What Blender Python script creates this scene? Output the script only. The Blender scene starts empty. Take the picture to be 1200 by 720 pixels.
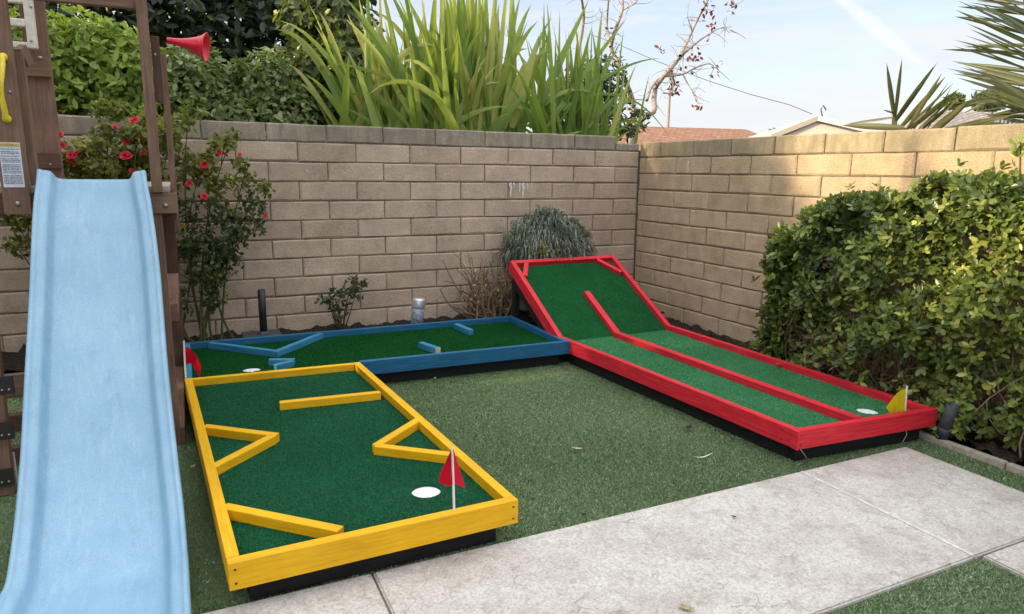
import bpy, bmesh, math, random
import numpy as np
from mathutils import Vector, Matrix
R = math.radians
random.seed(7)
rng = np.random.default_rng(11)
SC = bpy.context.scene
COL = SC.collection

# ------------------------------------------------------------------ camera
F, CXP, CYP = 805.19, 600.0, 360.0
CAM = np.array([-3.9334351, -5.52017987, 1.33227549])
RT = np.array([0.90446458, -0.42638483, 0.01182404])
UP = np.array([0.07195743, 0.17984466, 0.98105964])
FW = np.array([0.42043544, 0.88648287, -0.19334468])
cd = bpy.data.cameras.new('camera')
cd.sensor_width = 36.0
cd.lens = F / 1200.0 * 36.0
cd.clip_start = 0.05
cd.clip_end = 2000
cam = bpy.data.objects.new('camera', cd)
COL.objects.link(cam)
cam.matrix_world = Matrix(((RT[0], UP[0], -FW[0], CAM[0]), (RT[1], UP[1], -FW[1], CAM[1]),
                           (RT[2], UP[2], -FW[2], CAM[2]), (0, 0, 0, 1)))
SC.camera = cam

def at(px, py, Y=None, X=None, Z=None):
    """world point on a plane (Y, X or Z = const) along the sight line measured in the photograph"""
    d = ((px - CXP) / F) * RT - ((py - CYP) / F) * UP + FW
    ax, v = (1, Y) if Y is not None else ((0, X) if X is not None else (2, Z))
    return CAM + (v - CAM[ax]) / d[ax] * d

# ------------------------------------------------------------------ sky, sun, exposure
SUN_EL, SUN_AZ = 14.0, -80.0           # azimuth from +Y, clockwise positive
w = bpy.data.worlds.new('World'); SC.world = w; w.use_nodes = True
nt = w.node_tree; nt.nodes.clear()
def N(tree, typ, **kw):
    n = tree.nodes.new(typ)
    for k, v in kw.items():
        setattr(n, k, v)
    return n
def mixcol(tree, a, b, fac, mode='MIX'):
    m = N(tree, 'ShaderNodeMix', data_type='RGBA', blend_type=mode)
    for i, v in ((0, fac), (6, a), (7, b)):
        if hasattr(v, 'is_output') or isinstance(v, bpy.types.NodeSocket):
            tree.links.new(v, m.inputs[i])
        else:
            m.inputs[i].default_value = v if i == 0 else (tuple(v) + (1,) if len(v) == 3 else v)
    return m.outputs[2]
def ramp(tree, src, stops):
    r = N(tree, 'ShaderNodeValToRGB')
    els = r.color_ramp.elements
    while len(els) < len(stops): els.new(0.5)
    for e, (p, c) in zip(els, stops):
        e.position = p; e.color = tuple(c) + (1,) if len(c) == 3 else c
    tree.links.new(src, r.inputs[0])
    return r.outputs[0]
def noise(tree, vec, scale, detail=4, rough=.55, dist=0.):
    n = N(tree, 'ShaderNodeTexNoise')
    n.inputs['Scale'].default_value = scale; n.inputs['Detail'].default_value = detail
    n.inputs['Roughness'].default_value = rough; n.inputs['Distortion'].default_value = dist
    if vec is not None: tree.links.new(vec, n.inputs['Vector'])
    return n.outputs[0]
def mapping(tree, vec, scale=(1, 1, 1), rot=(0, 0, 0), loc=(0, 0, 0)):
    m = N(tree, 'ShaderNodeMapping')
    m.inputs['Scale'].default_value = scale; m.inputs['Rotation'].default_value = rot
    m.inputs['Location'].default_value = loc
    tree.links.new(vec, m.inputs['Vector'])
    return m.outputs[0]

sky = N(nt, 'ShaderNodeTexSky', sky_type='NISHITA')
sky.sun_disc = False
sky.sun_elevation = R(SUN_EL); sky.sun_rotation = R(SUN_AZ)
sky.air_density = 1.0; sky.dust_density = 1.6; sky.ozone_density = 1.2
tc = N(nt, 'ShaderNodeTexCoord')
cl = noise(nt, mapping(nt, tc.outputs['Generated'], (1.6, 2.6, 9.0), (0.12, 0.1, 0.5)), 1.7, 7, .55, .6)
clm = ramp(nt, cl, [(.34, (.52,) * 3), (.66, (.96,) * 3)])
# thin cirrus veil over the whole sky; zenith brightened, out of view, to fill shade
sepz = N(nt, 'ShaderNodeSeparateXYZ'); nt.links.new(tc.outputs['Generated'], sepz.inputs[0])
# (steeper than an overcast gradient: dips above the horizon, then climbs to the zenith)
veil = ramp(nt, sepz.outputs[2], [(.0, (.240, .242, .246)), (.25, (.188, .211, .262)), (1.0, (.90, .90, .915))])
veil = mixcol(nt, veil, (12.5, 12.5, 12.5), 1.0, 'MULTIPLY')
skyc = mixcol(nt, sky.outputs[0], veil, clm)
wisp = ramp(nt, noise(nt, mapping(nt, tc.outputs['Generated'], (1.3, 1.6, 11.0), (0.22, -.16, 0.3)), 2.3, 6, .6, .5), [(.42, (0,) * 3), (.66, (.95,) * 3)])
skyc = mixcol(nt, skyc, (3.0, 3.02, 3.08), wisp)
# contrail: a thin soft band across the sky
da = at(985, -4, Y=50) - CAM; db = at(1050, 52, Y=50) - CAM
da /= np.linalg.norm(da); db /= np.linalg.norm(db)
nn = np.cross(da, db); nn /= np.linalg.norm(nn)
mid = (da + db); mid /= np.linalg.norm(mid)
def vdot(vec, v):
    d = N(nt, 'ShaderNodeVectorMath', operation='DOT_PRODUCT')
    nt.links.new(vec, d.inputs[0]); d.inputs[1].default_value = tuple(v)
    return d.outputs['Value']
def math_(tree, op, a, b=None):
    m = N(tree, 'ShaderNodeMath', operation=op)
    for i, v in ((0, a), (1, b)):
        if v is None: continue
        if isinstance(v, bpy.types.NodeSocket): tree.links.new(v, m.inputs[i])
        else: m.inputs[i].default_value = v
    return m.outputs[0]
wob = math_(nt, 'MULTIPLY', math_(nt, 'SUBTRACT', noise(nt, tc.outputs['Generated'], 25, 3), .5), .012)
dist = math_(nt, 'ABSOLUTE', math_(nt, 'ADD', vdot(tc.outputs['Generated'], nn), wob))
band = math_(nt, 'SUBTRACT', 1.0, math_(nt, 'MINIMUM', math_(nt, 'DIVIDE', dist, .010), 1.0))
alng = ramp(nt, vdot(tc.outputs['Generated'], mid), [(.9945, (0, 0, 0)), (.9995, (1, 1, 1))])
skyc = mixcol(nt, skyc, (4.1, 4.15, 4.25), math_(nt, 'MULTIPLY', band, math_(nt, 'MULTIPLY', alng, .38)))
bg = N(nt, 'ShaderNodeBackground'); bg.inputs[1].default_value = 0.10
nt.links.new(skyc, bg.inputs[0])
wo = N(nt, 'ShaderNodeOutputWorld'); nt.links.new(bg.outputs[0], wo.inputs[0])

sd = bpy.data.lights.new('sun', 'SUN'); sd.energy = 1.95; sd.angle = R(1.6); sd.color = (1.0, .80, .50)
sun = bpy.data.objects.new('sun', sd); COL.objects.link(sun)
az, el = R(SUN_AZ), R(SUN_EL)
sdir = Vector((math.sin(az) * math.cos(el), math.cos(az) * math.cos(el), math.sin(el)))
sun.rotation_euler = sdir.to_track_quat('Z', 'Y').to_euler()
sun.location = (-8, 3, 9)
vs = SC.view_settings
vs.view_transform = 'Standard'; vs.look = 'None'; vs.gamma = 1; vs.exposure = 1.64
vs.use_curve_mapping = False
SC.cycles.max_bounces = 8

# ------------------------------------------------------------------ materials
def newmat(name):
    m = bpy.data.materials.new(name); m.use_nodes = True
    t = m.node_tree; t.nodes.clear()
    out = N(t, 'ShaderNodeOutputMaterial'); p = N(t, 'ShaderNodeBsdfPrincipled')
    t.links.new(p.outputs[0], out.inputs[0])
    return m, t, p, out
def bump(t, p, h, strength, dist=.01):
    b = N(t, 'ShaderNodeBump'); b.inputs['Strength'].default_value = strength
    b.inputs['Distance'].default_value = dist
    t.links.new(h, b.inputs['Height']); t.links.new(b.outputs[0], p.inputs['Normal'])
def objco(t): return N(t, 'ShaderNodeTexCoord').outputs['Object']
def worldpos(t): return N(t, 'ShaderNodeNewGeometry').outputs['Position']
def objrand(t): return N(t, 'ShaderNodeObjectInfo').outputs['Random']
def setp(p, rough=.6, spec=.4, metal=0.):
    p.inputs['Roughness'].default_value = rough
    p.inputs['Specular IOR Level'].default_value = spec
    p.inputs['Metallic'].default_value = metal
def link(t, a, b): t.links.new(a, b)

def mat_block(name, c0, c1, c2, cap=None):
    m, t, p, _ = newmat(name)
    pos = worldpos(t)
    base = ramp(t, objrand(t), [(0, c0), (.5, c1), (1, c2)])
    blot = ramp(t, noise(t, pos, 7, 5, .6), [(.3, (.80,) * 3), (.7, (1.08,) * 3)])
    c = mixcol(t, base, blot, 1.0, 'MULTIPLY')
    sp = noise(t, pos, 170, 3, .7)
    c = mixcol(t, c, ramp(t, sp, [(.3, (.66, .63, .60)), (.62, (1.16, 1.14, 1.12))]), 1.0, 'MULTIPLY')
    big = ramp(t, noise(t, mapping(t, pos, (1, 1, .35)), 1.6, 4), [(.35, (.82, .80, .79)), (.65, (1.05, 1.05, 1.05))])
    c = mixcol(t, c, big, .8, 'MULTIPLY')
    if cap:
        mo = ramp(t, noise(t, mapping(t, pos, (6, 6, 1.5)), 3, 6, .65), [(.38, (0, 0, 0)), (.66, (1, 1, 1))])
        c = mixcol(t, c, cap, math_(t, 'MULTIPLY', mo, .75))
    pit = ramp(t, noise(t, mapping(t, pos, (1, 1, 1.7)), 26, 5, .7), [(.24, (.42, .39, .37)), (.37, (1, 1, 1))])
    c = mixcol(t, c, pit, .8, 'MULTIPLY')
    link(t, c, p.inputs['Base Color']); setp(p, .92, .15)
    h = math_(t, 'ADD', math_(t, 'MULTIPLY', noise(t, pos, 34, 6, .68), 1.1), math_(t, 'MULTIPLY', noise(t, pos, 150, 3, .7), .8))
    bump(t, p, h, .75, .008)
    return m
M = {}
M['block_back'] = mat_block('block_back', (.545, .430, .330), (.59, .468, .365), (.635, .51, .40))
M['block_cap'] = mat_block('block_cap', (.40, .335, .265), (.44, .375, .30), (.48, .405, .325), (.20, .185, .14))
M['block_right'] = mat_block('block_right', (.55, .425, .290), (.585, .455, .315), (.62, .485, .34))  # same blocks as back wall; warmer light on this side painted in, cap too
M['block_right_cap'] = mat_block('block_right_cap', (.43, .36, .255), (.47, .39, .28), (.50, .42, .305), (.28, .24, .15))
m, t, p, _ = newmat('mortar'); pos = worldpos(t)
link(t, ramp(t, noise(t, pos, 30, 4), [(.3, (.15, .125, .105)), (.7, (.27, .225, .185))]), p.inputs['Base Color']); setp(p, .95, .1)
M['mortar'] = m
m, t, p, _ = newmat('lime_stain')
link(t, ramp(t, noise(t, worldpos(t), 60, 4), [(.3, (.62, .58, .54)), (.7, (.86, .85, .84))]), p.inputs['Base Color']); setp(p, .9, .1)
M['lime'] = m

def mat_paint(name, col, dark, light, rough=.55, wear=.5):
    m, t, p, _ = newmat(name); co = objco(t)
    g = noise(t, mapping(t, co, (1.4, 26, 26)), 4.0, 5, .6, .3)
    c = ramp(t, g, [(.28, dark), (.5, col), (.74, light)])
    bl = noise(t, worldpos(t), 9, 4)
    c = mixcol(t, c, ramp(t, bl, [(.3, (.80,) * 3), (.68, (1.08,) * 3)]), wear, 'MULTIPLY')
    # knots and scuffs
    kn = noise(t, mapping(t, co, (9, 30, 30)), 2.3, 2, .5)
    c = mixcol(t, c, dark, math_(t, 'MULTIPLY', ramp(t, kn, [(.70, (0, 0, 0)), (.78, (1, 1, 1))]), .55))
    ch = noise(t, worldpos(t), 55, 3, .6)
    chm = math_(t, 'MULTIPLY', ramp(t, ch, [(.735, (0, 0, 0)), (.75, (1, 1, 1))]), .6 * wear)
    c = mixcol(t, c, (.20, .14, .09), chm)
    br_ = noise(t, mapping(t, co, (3, 90, 90)), 3.0, 3, .6)
    c = mixcol(t, c, ramp(t, br_, [(.3, (.90,) * 3), (.7, (1.08,) * 3)]), .8, 'MULTIPLY')
    link(t, c, p.inputs['Base Color']); setp(p, rough, .3)
    bump(t, p, g, .22, .004)
    return m
M['yellow'] = mat_paint('yellow_paint', (.80, .43, .006), (.70, .35, .005), (.84, .49, .014))
M['blue'] = mat_paint('blue_paint', (.014, .115, .235), (.009, .085, .18), (.028, .16, .30))
M['blue_light'] = mat_paint('light_blue_paint', (.035, .215, .37), (.022, .155, .28), (.07, .28, .44))
M['red'] = mat_paint('red_paint', (.66, .020, .036), (.52, .013, .025), (.74, .055, .075))
M['black_wood'] = mat_paint('black_wood', (.012, .012, .013), (.008, .008, .008), (.02, .02, .02), .7)
M['raw_wood'] = mat_paint('raw_wood', (.62, .50, .36), (.5, .38, .25), (.7, .6, .46), .8)
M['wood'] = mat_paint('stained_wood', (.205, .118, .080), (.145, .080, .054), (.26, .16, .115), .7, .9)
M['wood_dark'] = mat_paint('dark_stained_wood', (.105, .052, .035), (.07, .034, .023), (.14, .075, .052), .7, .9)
M['wood_grey'] = mat_paint('weathered_wood', (.34, .28, .23), (.24, .19, .15), (.44, .38, .32), .85, .9)

def mat_carpet(name, a, b, c_):
    m, t, p, _ = newmat(name); pos = worldpos(t)
    f = noise(t, pos, 420, 2, .7)
    c = ramp(t, f, [(.28, a), (.52, b), (.78, c_)])
    bl = noise(t, pos, 5, 5, .6)
    c = mixcol(t, c, ramp(t, bl, [(.3, (.78, .80, .80)), (.7, (1.2, 1.18, 1.22))]), .8, 'MULTIPLY')
    bl2 = noise(t, mapping(t, pos, (3, 60, 3)), 1.2, 4, .6)
    c = mixcol(t, c, ramp(t, bl2, [(.3, (.85,) * 3), (.7, (1.15,) * 3)]), .7, 'MULTIPLY')
    link(t, c, p.inputs['Base Color']); setp(p, .95, .04)
    p.inputs['Sheen Weight'].default_value = .0
    p.inputs['Sheen Roughness'].default_value = .5
    bump(t, p, f, .9, .006)
    return m
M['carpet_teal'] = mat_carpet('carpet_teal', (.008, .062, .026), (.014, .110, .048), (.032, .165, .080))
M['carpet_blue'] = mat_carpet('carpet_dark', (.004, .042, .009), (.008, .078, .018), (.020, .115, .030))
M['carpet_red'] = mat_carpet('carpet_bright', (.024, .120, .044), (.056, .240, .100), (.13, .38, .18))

m, t, p, _ = newmat('turf_base'); pos = worldpos(t)
f = noise(t, pos, 330, 3, .7)
c = ramp(t, f, [(.3, (.050, .082, .034)), (.55, (.145, .210, .100)), (.8, (.30, .36, .21))])
c = mixcol(t, c, ramp(t, noise(t, pos, 2.6, 5), [(.3, (.85,) * 3), (.7, (1.12,) * 3)]), 1, 'MULTIPLY')
link(t, c, p.inputs['Base Color']); setp(p, .9, .15); bump(t, p, f, .8, .008)
M['turf'] = m

m, t, p, _ = newmat('soil'); pos = worldpos(t)
f = noise(t, pos, 60, 5, .7)
link(t, ramp(t, f, [(.3, (.020, .015, .011)), (.6, (.055, .042, .032)), (.8, (.12, .095, .075))]), p.inputs['Base Color'])
setp(p, .95, .1); bump(t, p, f, 1, .02)
M['soil'] = m
m, t, p, _ = newmat('rough_ground'); pos = worldpos(t)
link(t, ramp(t, noise(t, pos, 2, 5), [(.3, (.06, .07, .035)), (.7, (.14, .12, .08))]), p.inputs['Base Color']); setp(p, .95, .1)
M['ground'] = m

# stamped concrete: pale, with fine wandering cracks, stains and grit
m, t, p, _ = newmat('stamped_concrete'); pos = worldpos(t)
wv = N(t, 'ShaderNodeVectorMath', operation='ADD'); link(t, pos, wv.inputs[0])
nz = N(t, 'ShaderNodeTexNoise'); nz.inputs['Scale'].default_value = 7; nz.inputs['Detail'].default_value = 5; link(t, pos, nz.inputs['Vector'])
sc_ = N(t, 'ShaderNodeVectorMath', operation='SCALE'); link(t, nz.outputs['Color'], sc_.inputs[0]); sc_.inputs['Scale'].default_value = .22
link(t, sc_.outputs[0], wv.inputs[1])
vo = N(t, 'ShaderNodeTexVoronoi', feature='DISTANCE_TO_EDGE'); vo.inputs['Scale'].default_value = 6.5
link(t, wv.outputs[0], vo.inputs['Vector'])
crack = ramp(t, vo.outputs['Distance'], [(.0, (1, 1, 1)), (.008, (.6,) * 3), (.02, (0, 0, 0))])
gate = ramp(t, noise(t, pos, 5.5, 3), [(.51, (0, 0, 0)), (.62, (1, 1, 1))])
crk = math_(t, 'MULTIPLY', crack, gate)
c = ramp(t, noise(t, pos, 3.2, 6, .65), [(.28, (.50, .462, .415)), (.50, (.61, .575, .53)), (.75, (.69, .66, .62))])
sp = noise(t, pos, 110, 4, .75)
c = mixcol(t, c, ramp(t, sp, [(.32, (.70, .68, .66)), (.56, (1.05,) * 3)]), 1, 'MULTIPLY')
c = mixcol(t, c, ramp(t, noise(t, pos, 34, 5, .7, 1.2), [(.34, (.80, .77, .74)), (.55, (1.04,) * 3)]), 1, 'MULTIPLY')
st = ramp(t, noise(t, pos, 9, 5, .7, .8), [(.50, (0, 0, 0)), (.72, (1, 1, 1))])
c = mixcol(t, c, (.33, .28, .23), math_(t, 'MULTIPLY', st, .55))
c = mixcol(t, c, (.16, .14, .12), math_(t, 'MULTIPLY', crk, .48))
link(t, c, p.inputs['Base Color']); setp(p, .8, .25)
h = math_(t, 'SUBTRACT', math_(t, 'ADD', noise(t, pos, 9, 6, .6), math_(t, 'MULTIPLY', sp, .6)), math_(t, 'MULTIPLY', crk, .5))
bump(t, p, h, .5, .012)
M['concrete'] = m
m, t, p, _ = newmat('kerb_concrete'); pos = worldpos(t)
link(t, ramp(t, noise(t, pos, 30, 5), [(.3, (.30, .26, .20)), (.7, (.48, .43, .36))]), p.inputs['Base Color']); setp(p, .9, .15)
M['kerb'] = m

def mat_plain(name, col, rough=.5, spec=.5, metal=0., var=.12, scale=40, bmp=0.):
    m, t, p, _ = newmat(name); pos = worldpos(t)
    n = noise(t, pos, scale, 4)
    a = tuple(x * (1 - var) for x in col); b = tuple(min(1, x * (1 + var)) for x in col)
    link(t, ramp(t, n, [(.3, a), (.7, b)]), p.inputs['Base Color']); setp(p, rough, spec, metal)
    if bmp: bump(t, p, n, bmp, .004)
    return m
# slide plastic: chalky light blue with worn scuffs along the run
m, t, p, _ = newmat('slide_plastic'); pos = worldpos(t)
c = ramp(t, noise(t, pos, 6, 5, .6), [(.3, (.225, .40, .54)), (.7, (.285, .465, .60))])
scf = noise(t, mapping(t, pos, (16, 3, 3)), 3, 6, .7)
c = mixcol(t, c, (.44, .58, .72), math_(t, 'MULTIPLY', ramp(t, scf, [(.5, (0, 0, 0)), (.72, (1, 1, 1))]), .35))
grm = noise(t, mapping(t, pos, (5, 2.2, 2.2)), 4, 6, .7, .6)
c = mixcol(t, c, (.17, .27, .36), math_(t, 'MULTIPLY', ramp(t, grm, [(.56, (0, 0, 0)), (.78, (1, 1, 1))]), .45))
scr = noise(t, mapping(t, pos, (90, 5, 5), (0, 0, .08)), 3, 3, .5)
c = mixcol(t, c, (.52, .64, .76), math_(t, 'MULTIPLY', ramp(t, scr, [(.68, (0, 0, 0)), (.74, (1, 1, 1))]), .35))
sp = noise(t, pos, 300, 2, .7)
c = mixcol(t, c, ramp(t, sp, [(.3, (.84,) * 3), (.7, (1.12,) * 3)]), 1, 'MULTIPLY')
link(t, c, p.inputs['Base Color']); setp(p, .38, .4); bump(t, p, sp, .15, .002)
M['slide'] = m
M['white'] = mat_plain('white_plastic', (.78, .78, .76), .5)
M['cup'] = mat_plain('white_cup', (.86, .86, .88), .5)
M['black'] = mat_plain('black_plastic', (.014, .014, .017), .5)
M['dark_iron'] = mat_plain('dark_iron', (.020, .021, .025), .45)
M['pipe'] = mat_plain('grey_black_pipe', (.055, .058, .070), .5, var=.3)
M['base_grey'] = mat_plain('umbrella_base_grey', (.055, .055, .062), .6, var=.25)
M['megaphone'] = mat_plain('red_plastic', (.66, .010, .035), .28, .5)
M['yellow_plastic'] = mat_plain('yellow_plastic', (.80, .60, .04), .35)
M['cream'] = mat_plain('cream_plastic', (.68, .62, .52), .5)
M['bolt'] = mat_plain('galvanised_bolt', (.34, .34, .30), .4, .5, .8)
M['bracket'] = mat_plain('dark_bracket', (.040, .036, .038), .5, .5, .4)
M['joint'] = mat_plain('joint_filler', (.66, .63, .58), .9, .1, 0, .2)
M['silver'] = mat_plain('silver_cap', (.62, .63, .66), .35, .5, .6)
M['ink'] = mat_plain('label_ink', (.13, .13, .17), .7)
M['label'] = mat_plain('label_paper', (.62, .65, .74), .5)
M['label_head'] = mat_plain('label_header', (.70, .52, .14), .5)
M['bark'] = mat_plain('bark', (.075, .052, .038), .9, .1, 0, .4, 60, .8)
M['pale_bark'] = mat_plain('pale_bark', (.40, .33, .28), .85, .1, 0, .3, 30, .5)
M['twig'] = mat_plain('dry_twig', (.24, .160, .105), .9, .1, 0, .4, 40, .3)
M['stem'] = mat_plain('rose_stem', (.085, .085, .035), .8, .2, 0, .4, 40)
M['house_cream'] = mat_plain('cream_stucco', (.66, .56, .45), .9, .1)
M['house_white'] = mat_plain('white_boards', (.72, .72, .76), .8, .2)
M['glass'] = mat_plain('window_glass', (.05, .06, .07), .08, .6)
M['wire'] = mat_plain('wire', (.06, .06, .07), .6)
M['dead_leaf'] = mat_plain('dead_leaf', (.42, .33, .19), .8, .2, 0, .4)
M['bed_leaf'] = mat_plain('bed_leaf', (.11, .08, .05), .9, .1, 0, .5)
M['dead_dark'] = mat_plain('dead_dark_leaf', (.035, .028, .020), .8, .2, 0, .4)
# bluish clear jar
m, t, p, _ = newmat('jar_body')
link(t, ramp(t, noise(t, worldpos(t), 55, 4), [(.35, (.12, .15, .20)), (.65, (.34, .38, .46))]), p.inputs['Base Color']); setp(p, .2, .5)
M['jar'] = m
def mat_shingle(name, a, b):
    m, t, p, _ = newmat(name); co = objco(t)
    br = N(t, 'ShaderNodeTexBrick'); br.inputs['Scale'].default_value = 1.0
    br.inputs['Brick Width'].default_value = .5; br.inputs['Row Height'].default_value = .22
    br.inputs['Mortar Size'].default_value = .02
    br.inputs['Color1'].default_value = a + (1,); br.inputs['Color2'].default_value = b + (1,)
    br.inputs['Mortar'].default_value = tuple(x * .5 for x in a) + (1,)
    link(t, co, br.inputs['Vector'])
    c = mixcol(t, br.outputs[0], ramp(t, noise(t, co, 3, 5), [(.3, (.8,) * 3), (.7, (1.15,) * 3)]), 1, 'MULTIPLY')
    link(t, c, p.inputs['Base Color']); setp(p, .9, .15)
    return m
M['roof_orange'] = mat_shingle('orange_shingle', (.36, .19, .125), (.43, .24, .16))
M['roof_grey'] = mat_shingle('grey_shingle', (.33, .28, .26), (.40, .35, .32))

def mat_leaf(name, stops, rough=.42, trans=.3, tcol=(.30, .42, .05), spec=.45):
    m = bpy.data.materials.new(name); m.use_nodes = True
    t = m.node_tree; t.nodes.clear()
    out = N(t, 'ShaderNodeOutputMaterial'); p = N(t, 'ShaderNodeBsdfPrincipled')
    a = N(t, 'ShaderNodeAttribute', attribute_name='tone')
    c = ramp(t, a.outputs['Fac'], stops)
    link(t, c, p.inputs['Base Color']); setp(p, rough, spec)
    tr = N(t, 'ShaderNodeBsdfTranslucent')
    link(t, mixcol(t, c, tcol, .55), tr.inputs[0])
    mx = N(t, 'ShaderNodeMixShader'); mx.inputs[0].default_value = trans
    link(t, p.outputs[0], mx.inputs[1]); link(t, tr.outputs[0], mx.inputs[2]); link(t, mx.outputs[0], out.inputs[0])
    return m
G = lambda *s: list(s)
M['l_hedge'] = mat_leaf('hedge_leaf', G((0, (.040, .064, .018)), (.40, (.150, .205, .050)), (.74, (.32, .37, .080)), (1, (.62, .60, .15))), .30, .25, spec=.5)
M['l_lav'] = mat_leaf('grey_leaf', G((0, (.045, .055, .042)), (.5, (.165, .190, .135)), (1, (.44, .47, .36))), .7, .15, (.2, .25, .12))
M['l_rose'] = mat_leaf('rose_leaf', G((0, (.018, .034, .018)), (.5, (.045, .072, .030)), (.85, (.10, .13, .03)), (1, (.34, .30, .04))), .45, .25)
M['l_rose_y'] = mat_leaf('rose_leaf_yellow', G((0, (.045, .060, .018)), (.4, (.12, .14, .028)), (.8, (.26, .25, .045)), (1, (.42, .36, .06))), .45, .4)
M['l_bush'] = mat_leaf('bush_leaf', G((0, (.075, .13, .024)), (.5, (.21, .31, .045)), (1, (.48, .54, .09))), .42, .4)
M['l_mix'] = mat_leaf('mixed_leaf', G((0, (.050, .078, .026)), (.5, (.14, .19, .060)), (1, (.38, .41, .18))), .4, .3)
M['l_dark'] = mat_leaf('dark_leaf', G((0, (.008, .016, .008)), (.5, (.019, .032, .014)), (1, (.045, .062, .026))), .35, .15)
M['l_vine'] = mat_leaf('vine_leaf', G((0, (.028, .045, .018)), (.5, (.075, .105, .036)), (.88, (.17, .20, .065)), (1, (.38, .42, .08))), .35, .25)
M['l_flax'] = mat_leaf('strap_leaf', G((0, (.060, .120, .026)), (.45, (.155, .275, .055)), (.78, (.33, .42, .085)), (1, (.60, .56, .19))), .38, .45, (.45, .55, .04))
M['l_palm'] = mat_leaf('palm_leaflet', G((0, (.030, .040, .018)), (.5, (.070, .085, .034)), (1, (.16, .17, .07))), .4, .2)
M['l_fan'] = mat_leaf('fan_leaflet', G((0, (.050, .050, .024)), (.5, (.105, .105, .050)), (1, (.22, .21, .11))), .45, .2)
M['l_red'] = mat_leaf('red_leaf', G((0, (.16, .05, .045)), (1, (.36, .12, .09))), .6, .3, (.4, .08, .04))
M['l_far'] = mat_leaf('far_leaf', G((0, (.06, .075, .03)), (1, (.17, .18, .07))), .7, .2)
M['flag_red'] = mat_leaf('flag_red', G((0, (.72, .014, .045)), (1, (.72, .014, .045))), .7, .4, (.9, .03, .06), .2)
M['flag_yellow'] = mat_leaf('flag_yellow', G((0, (.88, .74, .03)), (1, (.88, .74, .03))), .7, .45, (.95, .85, .05), .2)
M['l_turf'] = mat_leaf('turf_blade', G((0, (.065, .110, .045)), (.5, (.185, .285, .130)), (.85, (.33, .42, .225)), (1, (.58, .60, .40))), .6, .15, (.15, .2, .05), .3)
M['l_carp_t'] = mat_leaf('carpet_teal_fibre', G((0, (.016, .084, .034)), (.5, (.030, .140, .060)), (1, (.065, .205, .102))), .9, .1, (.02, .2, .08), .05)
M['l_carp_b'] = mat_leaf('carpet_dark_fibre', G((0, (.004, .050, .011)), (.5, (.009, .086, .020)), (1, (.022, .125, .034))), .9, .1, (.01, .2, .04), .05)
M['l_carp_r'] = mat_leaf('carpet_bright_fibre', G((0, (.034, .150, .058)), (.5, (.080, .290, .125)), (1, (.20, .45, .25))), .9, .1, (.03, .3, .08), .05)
M['l_carp_k'] = mat_leaf('ramp_carpet_fibre_shaded', G((0, (.010, .080, .024)), (.5, (.020, .145, .046)), (1, (.05, .22, .085))), .9, .1, (.03, .3, .08), .05)  # lane fibre darkened: shading of the tilted pile is put into the colour
M['carpet_ramp_shaded'] = mat_carpet('carpet_ramp_shaded', (.010, .075, .022), (.020, .140, .044), (.05, .22, .085))  # darker copy of the lane carpet, the slope's shade painted in
M['l_petal'] = mat_leaf('rose_petal', G((0, (.50, .010, .030)), (1, (.85, .055, .080))), .5, .25, (.8, .05, .05))

# ------------------------------------------------------------------ object helpers
LOC = {}
def tag(o, label=None, cat=None, group=None, kind=None):
    if label: o['label'] = label
    if cat: o['category'] = cat
    if group: o['group'] = group
    if kind: o['kind'] = kind
    return o
def thing(name, label, cat, loc, group=None):
    o = bpy.data.objects.new(name, None); COL.objects.link(o); o.location = loc
    o.empty_display_size = .1
    return tag(o, label, cat, group)
def wloc(o):
    v = Vector((0, 0, 0))
    while o is not None:
        v = v + o.location; o = o.parent
    return v
def link_mesh(name, me, mat, parent=None, loc=None):
    """me in world coordinates; loc: where the object's own origin goes (default: parent's)"""
    o = bpy.data.objects.new(name, me); COL.objects.link(o)
    if mat is not None:
        me.materials.clear(); me.materials.append(mat)
    base = wloc(parent) if parent else Vector((0, 0, 0))
    org = Vector(loc) if loc is not None else base
    if org.length > 1e-9: me.transform(Matrix.Translation(-org))
    if parent: o.parent = parent
    o.location = org - base
    return o
def bm_obj(name, bm, mat, parent=None, smooth=False, loc=None):
    bmesh.ops.recalc_face_normals(bm, faces=bm.faces[:])
    me = bpy.data.meshes.new(name); bm.to_mesh(me); bm.free()
    if smooth: me.polygons.foreach_set('use_smooth', [True] * len(me.polygons))
    return link_mesh(name, me, mat, parent, loc)
def np_mesh(name, verts, faces, tone=None, smooth=False):
    """verts (n,3); faces (m,k) same size"""
    verts = np.asarray(verts, np.float32); faces = np.asarray(faces, np.int32)
    me = bpy.data.meshes.new(name)
    me.vertices.add(len(verts)); me.vertices.foreach_set('co', verts.ravel())
    k = faces.shape[1]; n = len(faces)
    me.loops.add(n * k); me.loops.foreach_set('vertex_index', faces.ravel())
    me.polygons.add(n); me.polygons.foreach_set('loop_start', np.arange(0, n * k, k, dtype=np.int32))
    try: me.polygons.foreach_set('loop_total', np.full(n, k, np.int32))
    except Exception: pass
    if smooth: me.polygons.foreach_set('use_smooth', np.ones(n, bool))
    if tone is not None:
        a = me.attributes.new('tone', 'FLOAT', 'FACE'); a.data.foreach_set('value', np.asarray(tone, np.float32))
    me.update(calc_edges=True)
    return me
def unit(v): 
    v = np.asarray(v, float); return v / (np.linalg.norm(v, axis=-1, keepdims=True) + 1e-12)

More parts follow.
